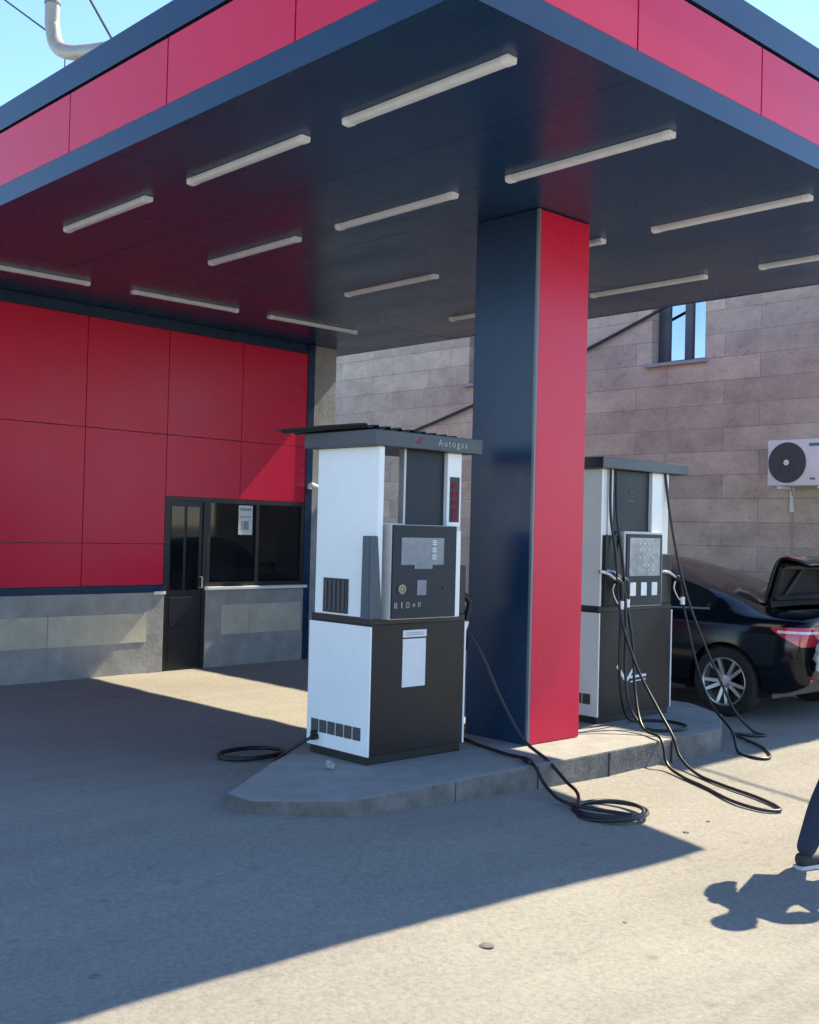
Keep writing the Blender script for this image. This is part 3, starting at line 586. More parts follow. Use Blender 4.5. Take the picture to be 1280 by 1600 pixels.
P1 = dispenser(4.55, 5.395, 5.17, 5.765, 'fuel pump left of the column with a white paper sticker on its dark front', True)
P2 = dispenser(6.965, 7.95, 5.27, 5.87, 'fuel pump right of the red column with black hoses hanging at both sides', False)

# loose corrugated sheet lying on the near pump's cap
sb = bmesh.new(); NX = 57; cols = []
for i in range(NX):
    u = i / (NX - 1); row = []
    for v in (0.0, 0.5, 1.0):
        x = 4.46 + 0.93 * u + (-0.12) * v * (1 - 0.2 * u); y = 5.20 + 0.72 * v + 0.03 * u
        z = 2.222 + 0.020 - 0.018 * v * v - 0.02 * u * (1 - v) + 0.010 * math.copysign(min(1, abs(math.sin(u * math.pi * 9)) * 1.8), math.sin(u * math.pi * 18))
        row.append(sb.verts.new((x, y, z)))
    cols.append(row)
for i in range(NX - 1):
    for j in range(2): sb.faces.new((cols[i][j], cols[i + 1][j], cols[i + 1][j + 1], cols[i][j + 1]))
sm = bpy.data.meshes.new('corrugated_sheet'); sb.to_mesh(sm); sb.free()
so = link('corrugated_sheet', sm, SHEETM, None); md = so.modifiers.new('t', 'SOLIDIFY'); md.thickness = 0.004; baked(so)
tag(so, 'dark corrugated sheet lying on top of the pump with the paper sticker', 'metal sheet')

# ------------------------------------------------------------------ hoses and nozzles
def nozzle(parent, p, d, name='nozzle', m=CHROME, gm=BLACKP):
    """p: grip point, d: direction of the spout (up and into the boot)"""
    p = Vector(p); d = Vector(d).normalized(); side = Vector((0, 0, 1)).cross(d).normalized(); dn = d.cross(side).normalized()
    if dn.z > 0: dn = -dn
    grip = MB().tube(catmull([p + dn * 0.14 - d * 0.10, p + dn * 0.06 - d * 0.05, p, p + d * 0.06], 5), [0.018] * 5 + [0.021] * 5 + [0.024] * 5 + [0.024], 10)
    n = grip.build(name, gm, parent, True)
    MB().tube(catmull([p + d * 0.06, p + d * 0.14, p + d * 0.22 + dn * 0.03], 6), [0.013] * 13, 8).build('spout', m, n, True)
    MB().tube(catmull([p + d * 0.05 + dn * 0.03, p + dn * 0.085 + d * 0.035, p + dn * 0.13 - d * 0.03, p + dn * 0.145 - d * 0.085], 6), 0.0065, 6).build('trigger_guard', m, n, True)
    e = p + dn * 0.14 - d * 0.10
    MB().tube([e - dn * 0.035 + d * 0.02, e + dn * 0.02 - d * 0.01], 0.0195, 10).build('swivel', STEEL_W, n, True)
    return e
def hose(label, pts, rad=0.0125, n=9, name='fuel_hose', cat='fuel hose', group=None):
    t = thing(name, label, cat, pts[0], group)
    MB().tube(catmull(pts, n), rad, 9).build('hose', RUBBER, t, True, 60)
    return t
# near pump: nozzle on its right side, hose to a coil on the ground
G = lambda x, y, k=0.0135: (x, y, gz(x, y) + k)
cc = (5.47, 4.03)
loop = []
for k in range(0, 29):
    a = R(140) + k * math.pi / 6; rr = 0.215 + 0.006 * math.sin(k * 1.3) - 0.013 * (k / 12)
    loop.append((cc[0] + rr * 1.12 * math.cos(a), cc[1] + rr * math.sin(a), gz(*cc) + 0.013 + 0.006 * (k / 8)))
t = thing('fuel_hose', 'black fuel hose running from the sticker pump to a coil on the sunlit ground', 'fuel hose', (5.48, 5.2, 0.95), 'black fuel hoses')
nend = nozzle(t, (5.49, 5.235, 1.13), (-0.55, 0.25, 0.6))
path = [nend, (5.535, 5.16, 0.80), (5.575, 5.02, 0.52), (5.60, 4.83, 0.26), (5.60, 4.62, 0.155), (5.585, 4.45, 0.05), (5.50, 4.29, gz(5.50, 4.29) + 0.04)] + loop[1:] + [(5.31, 4.20, 0.0), (5.36, 4.42, 0.05), (5.42, 4.60, 0.166), (5.50, 4.90, 0.164), (5.58, 5.20, 0.164), (5.66, 5.45, 0.164), (5.50, 5.68, 0.172), (5.40, 5.69, 0.26)]
MB().tube(catmull(path, 6), 0.0112, 9).build('hose', RUBBER, t, True, 60)
MB().tube([(5.405, 4.59, 0.172), (5.44, 4.68, 0.172)], 0.019, 10).build('coupling', BLACKP, t, True)
# far pump
t = thing('fuel_hose', 'black fuel hose with a long narrow loop stretched out on the sunlit ground', 'fuel hose', (7.03, 5.22, 2.1), 'black fuel hoses')
ne = nozzle(t, (7.20, 5.19, 1.24), (-0.75, 0.25, 0.5))
path = [(7.055, 5.255, 2.11), (7.06, 5.25, 1.75), (7.07, 5.20, 1.45), (7.09, 5.16, 1.0), (7.11, 5.02, 0.62), (7.06, 4.80, 0.35), (6.98, 4.60, 0.165), (6.90, 4.48, 0.04), G(6.80, 4.28), G(6.72, 4.05), G(6.68, 3.78), G(6.62, 3.60), G(6.54, 3.52), G(6.44, 3.60), G(6.44, 3.80), G(6.55, 4.06), G(6.64, 4.30), (6.72, 4.47, 0.02), (6.80, 4.58, 0.168), (6.96, 4.85, 0.20), (7.14, 5.05, 0.45), (7.19, 5.11, 0.75), ne]
MB().tube(catmull(path, 8), 0.0112, 9).build('hose', RUBBER, t, True, 60)
t = thing('fuel_hose', 'black fuel hose dropping to a small loop on the island beside the column', 'fuel hose', (7.1, 5.22, 2.1), 'black fuel hoses')
ne = nozzle(t, (7.10, 5.17, 1.23), (-0.75, 0.25, 0.5))
path = [(7.15, 5.27, 2.11), (7.155, 5.26, 1.75), (7.16, 5.20, 1.40), (7.13, 5.14, 1.0), (7.08, 5.10, 0.60), (7.05, 5.03, 0.32), (7.05, 4.90, 0.18), (7.10, 4.78, 0.164), (7.28, 4.72, 0.164), (7.45, 4.80, 0.164), (7.50, 4.97, 0.164), (7.40, 5.12, 0.164), (7.22, 5.16, 0.19), (7.10, 5.14, 0.36), (7.05, 5.13, 0.62), ne]
MB().tube(catmull(path, 8), 0.0112, 9).build('hose', RUBBER, t, True, 60)
t = thing('fuel_hose', 'black fuel hose nearest the black car, looped off the island end', 'fuel hose', (7.8, 5.24, 2.1), 'black fuel hoses')
ne = nozzle(t, (7.965, 5.20, 1.24), (-0.8, 0.25, 0.45))
path = [(7.80, 5.262, 2.11), (7.84, 5.24, 1.80), (7.91, 5.20, 1.42), (8.02, 5.15, 1.05), (8.16, 5.08, 0.70), (8.27, 5.0, 0.42), (8.36, 4.92, 0.18), G(8.46, 4.80), G(8.44, 4.68), G(8.30, 4.72), G(8.22, 4.84), G(8.14, 4.72), G(8.02, 4.48), G(7.86, 4.32), G(7.72, 4.26), G(7.64, 4.33), G(7.68, 4.48), (7.78, 4.60, 0.12), (7.87, 4.85, 0.30), (7.94, 5.03, 0.60), ne]
MB().tube(catmull(path, 8), 0.0112, 9).build('hose', RUBBER, t, True, 60)
# cable out of the near pump's side
cb_ = thing('power_cable', 'black cable plugged into the white pump side, coiled on the ground left of the island', 'cable', (4.54, 5.66, 0.25))
path = [(4.546, 5.66, 0.262), (4.515, 5.66, 0.262), (4.47, 5.69, 0.235), (4.40, 5.78, 0.16), (4.42, 5.92, gz(4.42, 5.92) + 0.02)]
for k in range(22): a = R(-60) + k * math.pi / 5; path.append((4.44 + 0.24 * math.cos(a) * (1 + 0.03 * math.sin(k)), 6.22 + 0.17 * math.sin(a), gz(4.35, 6.2) + 0.014 + 0.005 * (k / 5)))
MB().tube(catmull(path, 6), 0.011, 8).build('wire', RUBBER, cb_, True, 60)
MB().tube([(4.549, 5.66, 0.262), (4.505, 5.66, 0.262)], 0.020, 10).box(4.50, 4.545, 5.652, 5.668, 0.262, 0.305).build('plug', BLACKP, cb_, True)
# crumpled cup at the foot of the near pump
cu = MB(); cu.lathe((4.33, 5.25, 0.173), (0.4, 0.9, 0.1), [(0.001, -0.030), (0.018, -0.029), (0.023, 0.022), (0.020, 0.022), (0.015, -0.024)], 14)
for v in cu.bm.verts: v.co += Vector((random.uniform(-1, 1), random.uniform(-1, 1), random.uniform(-1, 1))) * 0.006
cu = cu.build('paper_cup', mat('grubby_paper', (0.36, 0.36, 0.36), 0.8, var=0.2, vscale=40), None, True); tag(cu, 'crumpled white cup on the island at the foot of the near pump', 'cup')

# ------------------------------------------------------------------ black saloon with raised boot lid
CARX, CARY, CARZ = 9.0, 4.55, 0.0
car = thing('parked_car', 'black saloon car with its boot lid raised, parked behind the far pump', 'car', (9.9, 6.8, 0))
def cw(s, w, z): return Vector((CARX + 0.89 - w, CARY + s, CARZ + z))        # s: metres from the tail, w: distance left of the centre line
ST = [  # s, half width, sill, belt z, rail (w, z), roof z
    (0.10, 0.72, 0.36, 0.885, (0.55, 0.915), 0.925), (0.14, 0.80, 0.28, 0.905, (0.60, 0.935), 0.95), (0.27, 0.865, 0.22, 0.915, (0.64, 0.95), 0.965), (0.52, 0.885, 0.20, 0.915, (0.66, 0.96), 0.975),
    (0.72, 0.89, 0.19, 0.915, (0.66, 1.000), 1.02), (1.02, 0.89, 0.18, 0.915, (0.645, 1.095), 1.12), (1.42, 0.89, 0.18, 0.915, (0.63, 1.205), 1.24), (1.85, 0.89, 0.18, 0.918, (0.625, 1.315), 1.365),
    (2.30, 0.89, 0.18, 0.915, (0.625, 1.385), 1.445), (2.75, 0.89, 0.18, 0.91, (0.62, 1.37), 1.43), (3.10, 0.885, 0.18, 0.91, (0.64, 1.20), 1.25), (3.45, 0.88, 0.19, 0.90, (0.67, 0.975), 1.01),
    (3.90, 0.875, 0.20, 0.84, (0.62, 0.91), 0.945), (4.30, 0.82, 0.24, 0.76, (0.55, 0.82), 0.85), (4.52, 0.70, 0.28, 0.66, (0.50, 0.70), 0.72), (4.60, 0.60, 0.32, 0.56, (0.45, 0.58), 0.59)]
def sect(st):
    s, w, z0, zb, (rw, rz), zr = st
    return [(w * 0.84, z0 - 0.01), (w * 0.965, z0 + 0.06), (w * 0.998, z0 + (zb - z0) * 0.42), (w, z0 + (zb - z0) * 0.66), (w * 0.975, zb - (zb - z0) * 0.10), (w * 0.925, zb), (rw + (w * 0.925 - rw) * 0.08, rz - (rz - zb) * 0.06), (rw * 0.86, rz + (zr - rz) * 0.45), (rw * 0.45, zr - (zr - rz) * 0.08), (0.0, zr)]
def car_surface():
    bmb, bmg = bmesh.new(), bmesh.new()
    secs = [[(st[0], p) for p in sect(st)] for st in ST]
    cache = {}
    def V(bm, s, p, sgn):
        k = (id(bm), round(s, 4), round(p[0] * sgn, 5), round(p[1], 5))
        if k not in cache: cache[k] = bm.verts.new(cw(s, p[0] * sgn, p[1]))
        return cache[k]
    for i in range(len(ST) - 1):
        for j in range(9):
            glass = (j == 5 and 5 <= i <= 9) or (j in (7, 8) and 4 <= i <= 5) or (j in (6,) and 4 <= i <= 5 and False) or (j in (7, 8) and 9 <= i <= 10)
            hole = j in (7, 8) and 1 <= i <= 3
            if hole: continue
            bm = bmg if glass else bmb
            for sgn in (1, -1):
                q = [V(bm, secs[i][j][0], secs[i][j][1], sgn), V(bm, secs[i + 1][j][0], secs[i + 1][j][1], sgn), V(bm, secs[i + 1][j + 1][0], secs[i + 1][j + 1][1], sgn), V(bm, secs[i][j + 1][0], secs[i][j + 1][1], sgn)]
                q2 = []
                for v in q:
                    if v not in q2: q2.append(v)
                if len(q2) >= 3:
                    try: bm.faces.new(q2)
                    except ValueError: pass
    for i in (0, len(ST) - 1):      # tail and nose caps
        L = [V(bmb, secs[i][j][0], secs[i][j][1], 1) for j in range(10)]; Rr = [V(bmb, secs[i][j][0], secs[i][j][1], -1) for j in range(9)]
        for j in range(9):
            q = [L[j], L[j + 1], (Rr + [L[9]])[j + 1], Rr[j]]
            q2 = []
            for v in q:
                if v not in q2: q2.append(v)
            bmb.faces.new(q2)
    bmb.faces.new([V(bmb, secs[i][0][0], secs[i][0][1], 1) for i in range(len(ST))] + [V(bmb, secs[i][0][0], secs[i][0][1], -1) for i in range(len(ST) - 1, -1, -1)])
    out = []
    for nm, bm, mm in (('body', bmb, CARP), ('window_glass', bmg, CARG)):
        bmesh.ops.recalc_face_normals(bm, faces=bm.faces[:])
        me = bpy.data.meshes.new(nm); bm.to_mesh(me); bm.free(); o = link(nm, me, mm, car, True, 60)
        md = o.modifiers.new('s', 'SUBSURF'); md.levels = 3; md.render_levels = 3; out.append(o)
    return out
body, glass = car_surface()
baked(body); baked(glass)
WH = [(0.87, 0.315), (3.57, 0.315)]
cutb = MB()
for s, r in WH:
    for sd in (1, -1):
        c = cw(s, 0.89 * sd, 0.305); cutb.lathe(c - Vector((0.30 * (-sd) * 0 + (0.22 if sd < 0 else 0.15), 0, 0)), (1, 0, 0), [(0.001, 0.0), (0.365, 0.0), (0.365, 0.37), (0.001, 0.37)], 40)
cutter = cutb.build('cutter', None)
md = body.modifiers.new('b', 'BOOLEAN'); md.object = cutter; md.operation = 'DIFFERENCE'; md.solver = 'EXACT'
baked(body); bpy.data.objects.remove(cutter)
for p in body.data.polygons: p.use_smooth = True
for p in glass.data.polygons: p.use_smooth = True
body.data.set_sharp_from_angle(angle=R(45))
# wheels
def wheel(s, sd):
    c = cw(s, 0.80 * sd, 0.312); ax = Vector((-sd, 0, 0))
    wv = thing('wheel', None, None, c); del wv
    w_ = MB().lathe(c, ax, [(0.218, -0.10), (0.30, -0.10), (0.311, -0.085), (0.312, 0.0), (0.311, 0.062), (0.298, 0.082), (0.262, 0.090), (0.222, 0.082), (0.215, 0.06)], 56).build('wheel', TYRE, car, True)
    rb = MB().lathe(c, ax, [(0.219, 0.058), (0.222, 0.074), (0.214, 0.080), (0.203, 0.070), (0.196, 0.0), (0.10, -0.03), (0.001, -0.03)], 48)
    o1 = rb.build('rim', ALLOY, w_, True)
    o1.data.materials.append(BLACKP)
    for p in o1.data.polygons:
        if (Vector(p.center) - c).dot(ax) < 0.03: p.material_index = 1
    sb = MB(); up = Vector((0, 0, 1)); fw = Vector((0, 1, 0))
    for k in range(10):
        a = k * math.pi / 5 + (0.09 if k % 2 else -0.09) + 0.1; d = fw * math.cos(a) + up * math.sin(a); n = ax.cross(d)
        p0 = c + d * 0.04; p1 = c + d * 0.208
        A = [p0 + n * 0.017 + ax * 0.052, p0 - n * 0.017 + ax * 0.052, p1 - n * 0.014 + ax * 0.070, p1 + n * 0.014 + ax * 0.070]; B = [v - ax * 0.03 for v in A]
        A = [sb.bm.verts.new(v) for v in A]; B = [sb.bm.verts.new(v) for v in B]; sb.bm.faces.new(A); sb.bm.faces.new(B[::-1])
        for i in range(4): sb.bm.faces.new((A[i], A[(i + 1) % 4], B[(i + 1) % 4], B[i]))
    sb.lathe(c, ax, [(0.056, 0.03), (0.056, 0.058), (0.03, 0.064), (0.001, 0.064)], 24)
    sb.build('spokes', ALLOY, w_)
def thing_cleanup():
    for o in [o for o in bpy.data.objects if o.name.startswith('wheel') and o.type == 'EMPTY']: bpy.data.objects.remove(o)
for s, r in WH:
    for sd in (1, -1): wheel(s, sd)
thing_cleanup()
MB().box(CARX + 0.12, CARX + 1.66, CARY + 0.45, CARY + 4.1, 0.20, 0.62).build('underbody', BLACKP, car)
# boot interior and raised lid
MB().box(CARX + 0.30, CARX + 1.48, CARY + 0.18, CARY + 0.62, 0.63, 0.66).box(CARX + 0.30, CARX + 1.48, CARY + 0.63, CARY + 0.66, 0.66, 0.94).build('boot_liner', BLACKP, car)
hp = Vector((0, CARY + 0.64, 0.985)); ang = R(-72)
def lidp(w, s, z):      # lid point in closed pose -> opened about the hinge line
    v = Vector((0, CARY + s, z)) - hp; c_, s_ = math.cos(ang), math.sin(ang)
    return Vector((CARX + 0.89 - w, hp.y + v.y * c_ - v.z * s_, hp.z + v.y * s_ + v.z * c_))
def lid_sheet(scale, dz, thick, prof):
    bm = bmesh.new(); ws = [-1, -0.94, -0.6, 0, 0.6, 0.94, 1]; rows = []
    for s, z, hw in prof:
        rows.append([bm.verts.new(lidp(q * hw * scale, s, z + dz - 0.025 * q * q)) for q in ws])
    for i in range(len(rows) - 1):
        for k in range(len(ws) - 1): bm.faces.new((rows[i][k], rows[i][k + 1], rows[i + 1][k + 1], rows[i + 1][k]))
    bmesh.ops.recalc_face_normals(bm, faces=bm.faces[:]); return bm
PROF = [(0.62, 0.985, 0.64), (0.54, 1.0, 0.655), (0.34, 1.01, 0.66), (0.23, 1.01, 0.655), (0.17, 0.995, 0.65), (0.145, 0.95, 0.64), (0.13, 0.85, 0.62), (0.14, 0.74, 0.58)]
me = bpy.data.meshes.new('boot_lid'); bm = lid_sheet(1.0, 0.0, 0.02, PROF); bm.to_mesh(me); bm.free()
lid = link('boot_lid', me, CARP, car, True, 60); md = lid.modifiers.new('t', 'SOLIDIFY'); md.thickness = 0.03; md.offset = 0; md = lid.modifiers.new('s', 'SUBSURF'); md.levels = 2; md.render_levels = 2; baked(lid)
for p in lid.data.polygons: p.use_smooth = True
me = bpy.data.meshes.new('lid_liner'); bm = lid_sheet(0.93, -0.034, 0.0, [p for p in PROF[:4]] + [(0.20, 0.99, 0.62), (0.185, 0.93, 0.60), (0.175, 0.80, 0.56)]); bm.to_mesh(me); bm.free()
link('lid_liner', me, mat('lid_felt', (0.008, 0.010, 0.013), 0.85, var=0.3, vscale=20), lid, True, 60)
LINER = mat('lid_inner_paint', (0.010, 0.012, 0.016), 0.5, spec=0.3, coat=0.0, var=0.15)
def lid_bar(pts, wd, name, m):
    b = MB(); b.tube([lidp(*p) for p in pts], wd, 6); return b.build(name, m, lid, True)
lid_bar([(-0.56, 0.24, 0.955), (0.56, 0.24, 0.955)], 0.030, 'inner_rib', LINER); lid_bar([(-0.56, 0.53, 0.945), (0.56, 0.53, 0.945)], 0.035, 'inner_rib', LINER)
lid_bar([(0.57, 0.24, 0.955), (0.56, 0.53, 0.945)], 0.035, 'inner_rib', LINER); lid_bar([(-0.57, 0.24, 0.955), (-0.56, 0.53, 0.945)], 0.035, 'inner_rib', LINER)
lid_bar([(0.18, 0.24, 0.955), (0.40, 0.53, 0.945)], 0.028, 'inner_rib', LINER); lid_bar([(-0.18, 0.24, 0.955), (-0.40, 0.53, 0.945)], 0.028, 'inner_rib', LINER)
for w_ in (0.60, -0.60): MB().tube(catmull([cw(0.80, w_ * 0.95, 0.83), cw(0.68, w_, 0.90), lidp(w_ * 0.94, 0.50, 0.95)], 6), 0.016, 8).build('hinge_arm', LINER, lid, True)
for w_ in (0.50, -0.50):
    b = MB(); a = [lidp(w_ + 0.12, 0.125, 0.94), lidp(w_ - 0.12, 0.12, 0.94), lidp(w_ - 0.12, 0.11, 0.86), lidp(w_ + 0.12, 0.115, 0.86)]; c = [v - (lidp(0, 0.3, 1) - lidp(0, 0, 1)).normalized() * -0.012 for v in a]
    A = [b.bm.verts.new(v) for v in a]; B = [b.bm.verts.new(v) for v in c]; b.bm.faces.new(A); b.bm.faces.new(B[::-1])
    for i in range(4): b.bm.faces.new((A[i], A[(i + 1) % 4], B[(i + 1) % 4], B[i]))
    b.build('lid_light', LENS, lid)
# tail lights wrap round the rear corners: grid draped on the body by ray casts
from mathutils.bvhtree import BVHTree
bvh = BVHTree.FromPolygons([body.matrix_world @ v.co for v in body.data.vertices], [tuple(p.vertices) for p in body.data.polygons])
bpy.context.view_layer.update()
bvh = BVHTree.FromPolygons([body.matrix_world @ v.co for v in body.data.vertices], [tuple(p.vertices) for p in body.data.polygons])
def drape(name, m, sd, zr, a0, a1, off, parent, n=18, nz=5):
    """patch between angles a0..a1 seen from a pivot inside the tail corner; zr(u) gives low and high edge"""
    b = MB(); rows = []
    piv = cw(0.45, 0.45 * sd, 0)
    for i in range(n + 1):
        u = i / n; a = a0 + (a1 - a0) * u; d = Vector((-sd * math.cos(a), -math.sin(a), 0)); lo, hi = zr(u); row = []
        for k in range(nz + 1):
            z = lo + (hi - lo) * k / nz; h = bvh.ray_cast(Vector((piv.x, piv.y, z)) + d * 3, -d)
            p = h[0] if h[0] else Vector((piv.x, piv.y, z)) + d * 0.45
            row.append((p + d * off, p - d * 0.01))
        rows.append(row)
    F = [[b.bm.verts.new(c[0]) for c in r] for r in rows]; K = [[b.bm.verts.new(c[1]) for c in r] for r in rows]
    for i in range(n):
        for k in range(nz):
            b.bm.faces.new((F[i][k], F[i + 1][k], F[i + 1][k + 1], F[i][k + 1]))
        b.bm.faces.new((F[i][0], K[i][0], K[i + 1][0], F[i + 1][0])); b.bm.faces.new((F[i][nz], F[i + 1][nz], K[i + 1][nz], K[i][nz]))
    for i in (0, n):
        for k in range(nz): b.bm.faces.new((F[i][k], F[i][k + 1], K[i][k + 1], K[i][k]))
    return b.build(name, m, parent, True, 50)
for sd in (1, -1):
    tl = drape('tail_light', LENS, sd, lambda u: (0.815 - 0.135 * min(1, u / 0.55), 0.835 + 0.015 * u), R(4), R(64), 0.014, car)
    drape('clear_strip', LENSW, sd, lambda u: (0.79, 0.812), R(12), R(62), 0.019, tl)
    drape('bumper_reflector', LENS, sd, lambda u: (0.345, 0.395), R(50), R(68), 0.008, car, 8, 2)
    MB().tube(catmull([cw(1.05, 0.84 * sd, 0.955), cw(1.6, 0.845 * sd, 0.94), cw(2.3, 0.845 * sd, 0.932), cw(3.1, 0.84 * sd, 0.93)], 6), 0.009, 6).build('chrome_trim', CHROME, car, True)
    for s in (1.55, 2.75): MB().box(*sorted((cw(s, 0.895 * sd, 0).x, cw(s, 0.918 * sd, 0).x)), CARY + s, CARY + s + 0.20, 0.755, 0.785, 0.008).build('door_handle', CARP, car, True)
    MB().box(*sorted((cw(0, 0.875 * sd, 0).x, cw(0, 0.905 * sd, 0).x)), CARY + 1.25, CARY + 3.2, 0.20, 0.245, 0.006).build('sill_trim', BLACKP, car)
    MB().box(*sorted((cw(0, 0.90 * sd, 0).x, cw(0, 1.06 * sd, 0).x)), CARY + 3.05, CARY + 3.2, 0.93, 1.05, 0.03).build('wing_mirror', CARP, car, True)
# white bag at the open boot
bg = bmesh.new(); bmesh.ops.create_icosphere(bg, subdivisions=4, radius=1.0)
for v in bg.verts:
    n = v.co.copy(); k = 1 + 0.10 * math.sin(7 * n.x + 3 * n.z) * math.sin(5 * n.y + 2) + 0.07 * math.sin(13 * n.z + 4 * n.y) + 0.05 * math.sin(17 * n.x - 9 * n.y)
    tap = 1.0 - 0.55 * max(0, n.z) ** 1.5
    v.co = Vector((9.24 + n.x * 0.18 * k * tap, 4.52 + n.y * 0.13 * k * tap, 0.615 + n.z * 0.215 * k))
me = bpy.data.meshes.new('plastic_bag'); bg.to_mesh(me); bg.free()
bag = link('plastic_bag', me, PLAST, None, True, 80); tag(bag, 'crumpled white bag at the open boot of the black car', 'bag')

# ------------------------------------------------------------------ walking person (mostly outside the frame at the right)
def skinned(name, nodes, edges, m, parent=None, sub=2, root=0):
    me = bpy.data.meshes.new(name); keys = list(nodes); me.from_pydata([nodes[k][0] for k in keys], [(keys.index(a), keys.index(b)) for a, b in edges], [])
    o = bpy.data.objects.new(name, me); COL.objects.link(o); md = o.modifiers.new('skin', 'SKIN'); md.use_smooth_shade = True; md.branch_smoothing = 0.6
    for i, k in enumerate(keys):
        r = nodes[k][1]; r = r if isinstance(r, tuple) else (r, r); me.skin_vertices[0].data[i].radius = r; me.skin_vertices[0].data[i].use_root = (i == root)
    o.modifiers.new('s', 'SUBSURF').levels = sub; o.modifiers['s'].render_levels = sub
    baked(o); me = o.data; bpy.data.objects.remove(o)
    return link(name, me, m, parent, True, 180)
fx, fy = 5.69, 2.93                      # rear foot (seen in the photo)
gf = gz(fx, fy)
HX, HY = 6.18, 2.77                      # hips
per = thing('person', 'person in navy trousers and dark pale-soled shoe striding out of the frame at the right', 'person', (HX, HY, gz(HX, HY)))
zg = gz(HX, HY)
H = lambda x, y, z: Vector((HX + x, HY + y, zg + z))
ankR = Vector((fx + 0.015, fy, gf + 0.115)); kneeR = H(-0.325, 0.06, 0.49); hipR = H(0.0, 0.09, 0.91)
hipL = H(0.0, -0.09, 0.91); kneeL = H(0.30, -0.12, 0.54); ankL = H(0.42, -0.14, 0.10)
sh_l = H(0.03, 0.16, 1.40); el_l = H(0.05, 0.23, 1.13); wr_l = H(0.03, 0.165, 1.36); sh_r = H(0.03, -0.19, 1.38); el_r = H(0.10, -0.27, 1.12); wr_r = H(0.28, -0.22, 1.0)
nb = {'pelvis': (H(0, 0, 0.96), (0.15, 0.11)), 'waist': (H(0.0, 0, 1.12), (0.135, 0.10)), 'chest': (H(0.02, 0, 1.30), (0.155, 0.115)), 'neck0': (H(0.03, -0.02, 1.44), 0.065), 'neck': (H(0.045, -0.05, 1.51), 0.054), 'head0': (H(0.055, -0.09, 1.57), (0.070, 0.078)), 'head1': (H(0.05, -0.11, 1.65), (0.078, 0.096)), 'head2': (H(0.045, -0.12, 1.72), (0.066, 0.078)),
      'shl': (sh_l, 0.062), 'ell': (el_l, 0.044), 'wrl': (wr_l, 0.029), 'shr': (sh_r, 0.062), 'elr': (el_r, 0.044), 'wrr': (wr_r, 0.029),
      'hipR': (hipR, 0.090), 'kneeR': (kneeR, 0.058), 'ankR': (ankR, 0.040), 'hipL': (hipL, 0.090), 'kneeL': (kneeL, 0.058), 'ankL': (ankL, 0.040)}
eb = [('pelvis', 'waist'), ('waist', 'chest'), ('chest', 'neck0'), ('neck0', 'neck'), ('neck', 'head0'), ('head0', 'head1'), ('head1', 'head2'), ('chest', 'shl'), ('shl', 'ell'), ('ell', 'wrl'), ('chest', 'shr'), ('shr', 'elr'), ('elr', 'wrr'), ('pelvis', 'hipR'), ('hipR', 'kneeR'), ('kneeR', 'ankR'), ('pelvis', 'hipL'), ('hipL', 'kneeL'), ('kneeL', 'ankL')]
pb_ = skinned('body', nb, eb, SKIN, per)
hc = H(0.05, -0.11, 1.65); fwd = Vector((1, 0, 0))
fb = MB()
bmesh.ops.create_icosphere(fb.bm, subdivisions=2, radius=0.017, matrix=Matrix.Translation(hc + Vector((0.092, 0, -0.03))) @ Matrix.Diagonal((1.1, 0.8, 1.5, 1)))
for sy in (-1, 1): bmesh.ops.create_icosphere(fb.bm, subdivisions=2, radius=0.026, matrix=Matrix.Translation(hc + Vector((-0.005, 0.080 * sy, -0.02))) @ Matrix.Diagonal((0.7, 0.4, 1.2, 1)))
fb.build('nose_and_ears', SKIN, pb_, True)
ey = MB()
for sy in (-1, 1): bmesh.ops.create_icosphere(ey.bm, subdivisions=2, radius=0.011, matrix=Matrix.Translation(hc + Vector((0.083, 0.032 * sy, 0.0))))
ey.tube([hc + Vector((0.086, -0.022, -0.068)), hc + Vector((0.091, 0, -0.07)), hc + Vector((0.086, 0.022, -0.068))], 0.004, 6); ey.build('eyes_and_mouth', HAIR, pb_, True)
hb = bmesh.new(); bmesh.ops.create_icosphere(hb, subdivisions=3, radius=1.0)
for v in hb.verts:
    n = v.co.copy(); v.co = hc + Vector((-0.012 + n.x * 0.098, n.y * 0.088, 0.028 + n.z * 0.098))
bmesh.ops.delete(hb, geom=[v for v in hb.verts if v.co.z < hc.z + 0.035 and v.co.x > hc.x + 0.01 or v.co.z < hc.z - 0.06], context='VERTS')
me = bpy.data.meshes.new('hair'); hb.to_mesh(me); hb.free(); link('hair', me, HAIR, pb_, True, 180)
def hand(wr, d, pd, thumb):
    d = d.normalized(); pd = (pd - d * pd.dot(d)).normalized(); sd_ = d.cross(pd); 
    nodes = {'w': (wr, (0.026, 0.02)), 'p': (wr + d * 0.055, (0.038, 0.018)), 'k': (wr + d * 0.085, (0.038, 0.015))}; edges = [('w', 'p'), ('p', 'k')]
    palm = skinned('hand', nodes, edges, SKIN, pb_)
    for i, L in enumerate((0.070, 0.080, 0.074, 0.058)):
        b0 = wr + d * 0.085 + sd_ * (0.027 - 0.018 * i) * thumb; nodes = {'a': (b0 - d * 0.015, 0.009), 'b': (b0 + d * L * 0.45 + pd * 0.008, 0.0085), 'c': (b0 + d * L * 0.72 + pd * 0.026, 0.008), 'e': (b0 + d * L * 0.80 + pd * (0.045 + 0.003 * i), 0.007)}
        skinned('finger', nodes, [('a', 'b'), ('b', 'c'), ('c', 'e')], SKIN, palm, 1)
    b0 = wr + d * 0.03 + sd_ * 0.028 * thumb; skinned('thumb', {'a': (b0, 0.011), 'b': (b0 + d * 0.03 + sd_ * 0.022 * thumb + pd * 0.01, 0.0095), 'c': (b0 + d * 0.056 + sd_ * 0.026 * thumb + pd * 0.026, 0.008)}, [('a', 'b'), ('b', 'c')], SKIN, palm, 1)
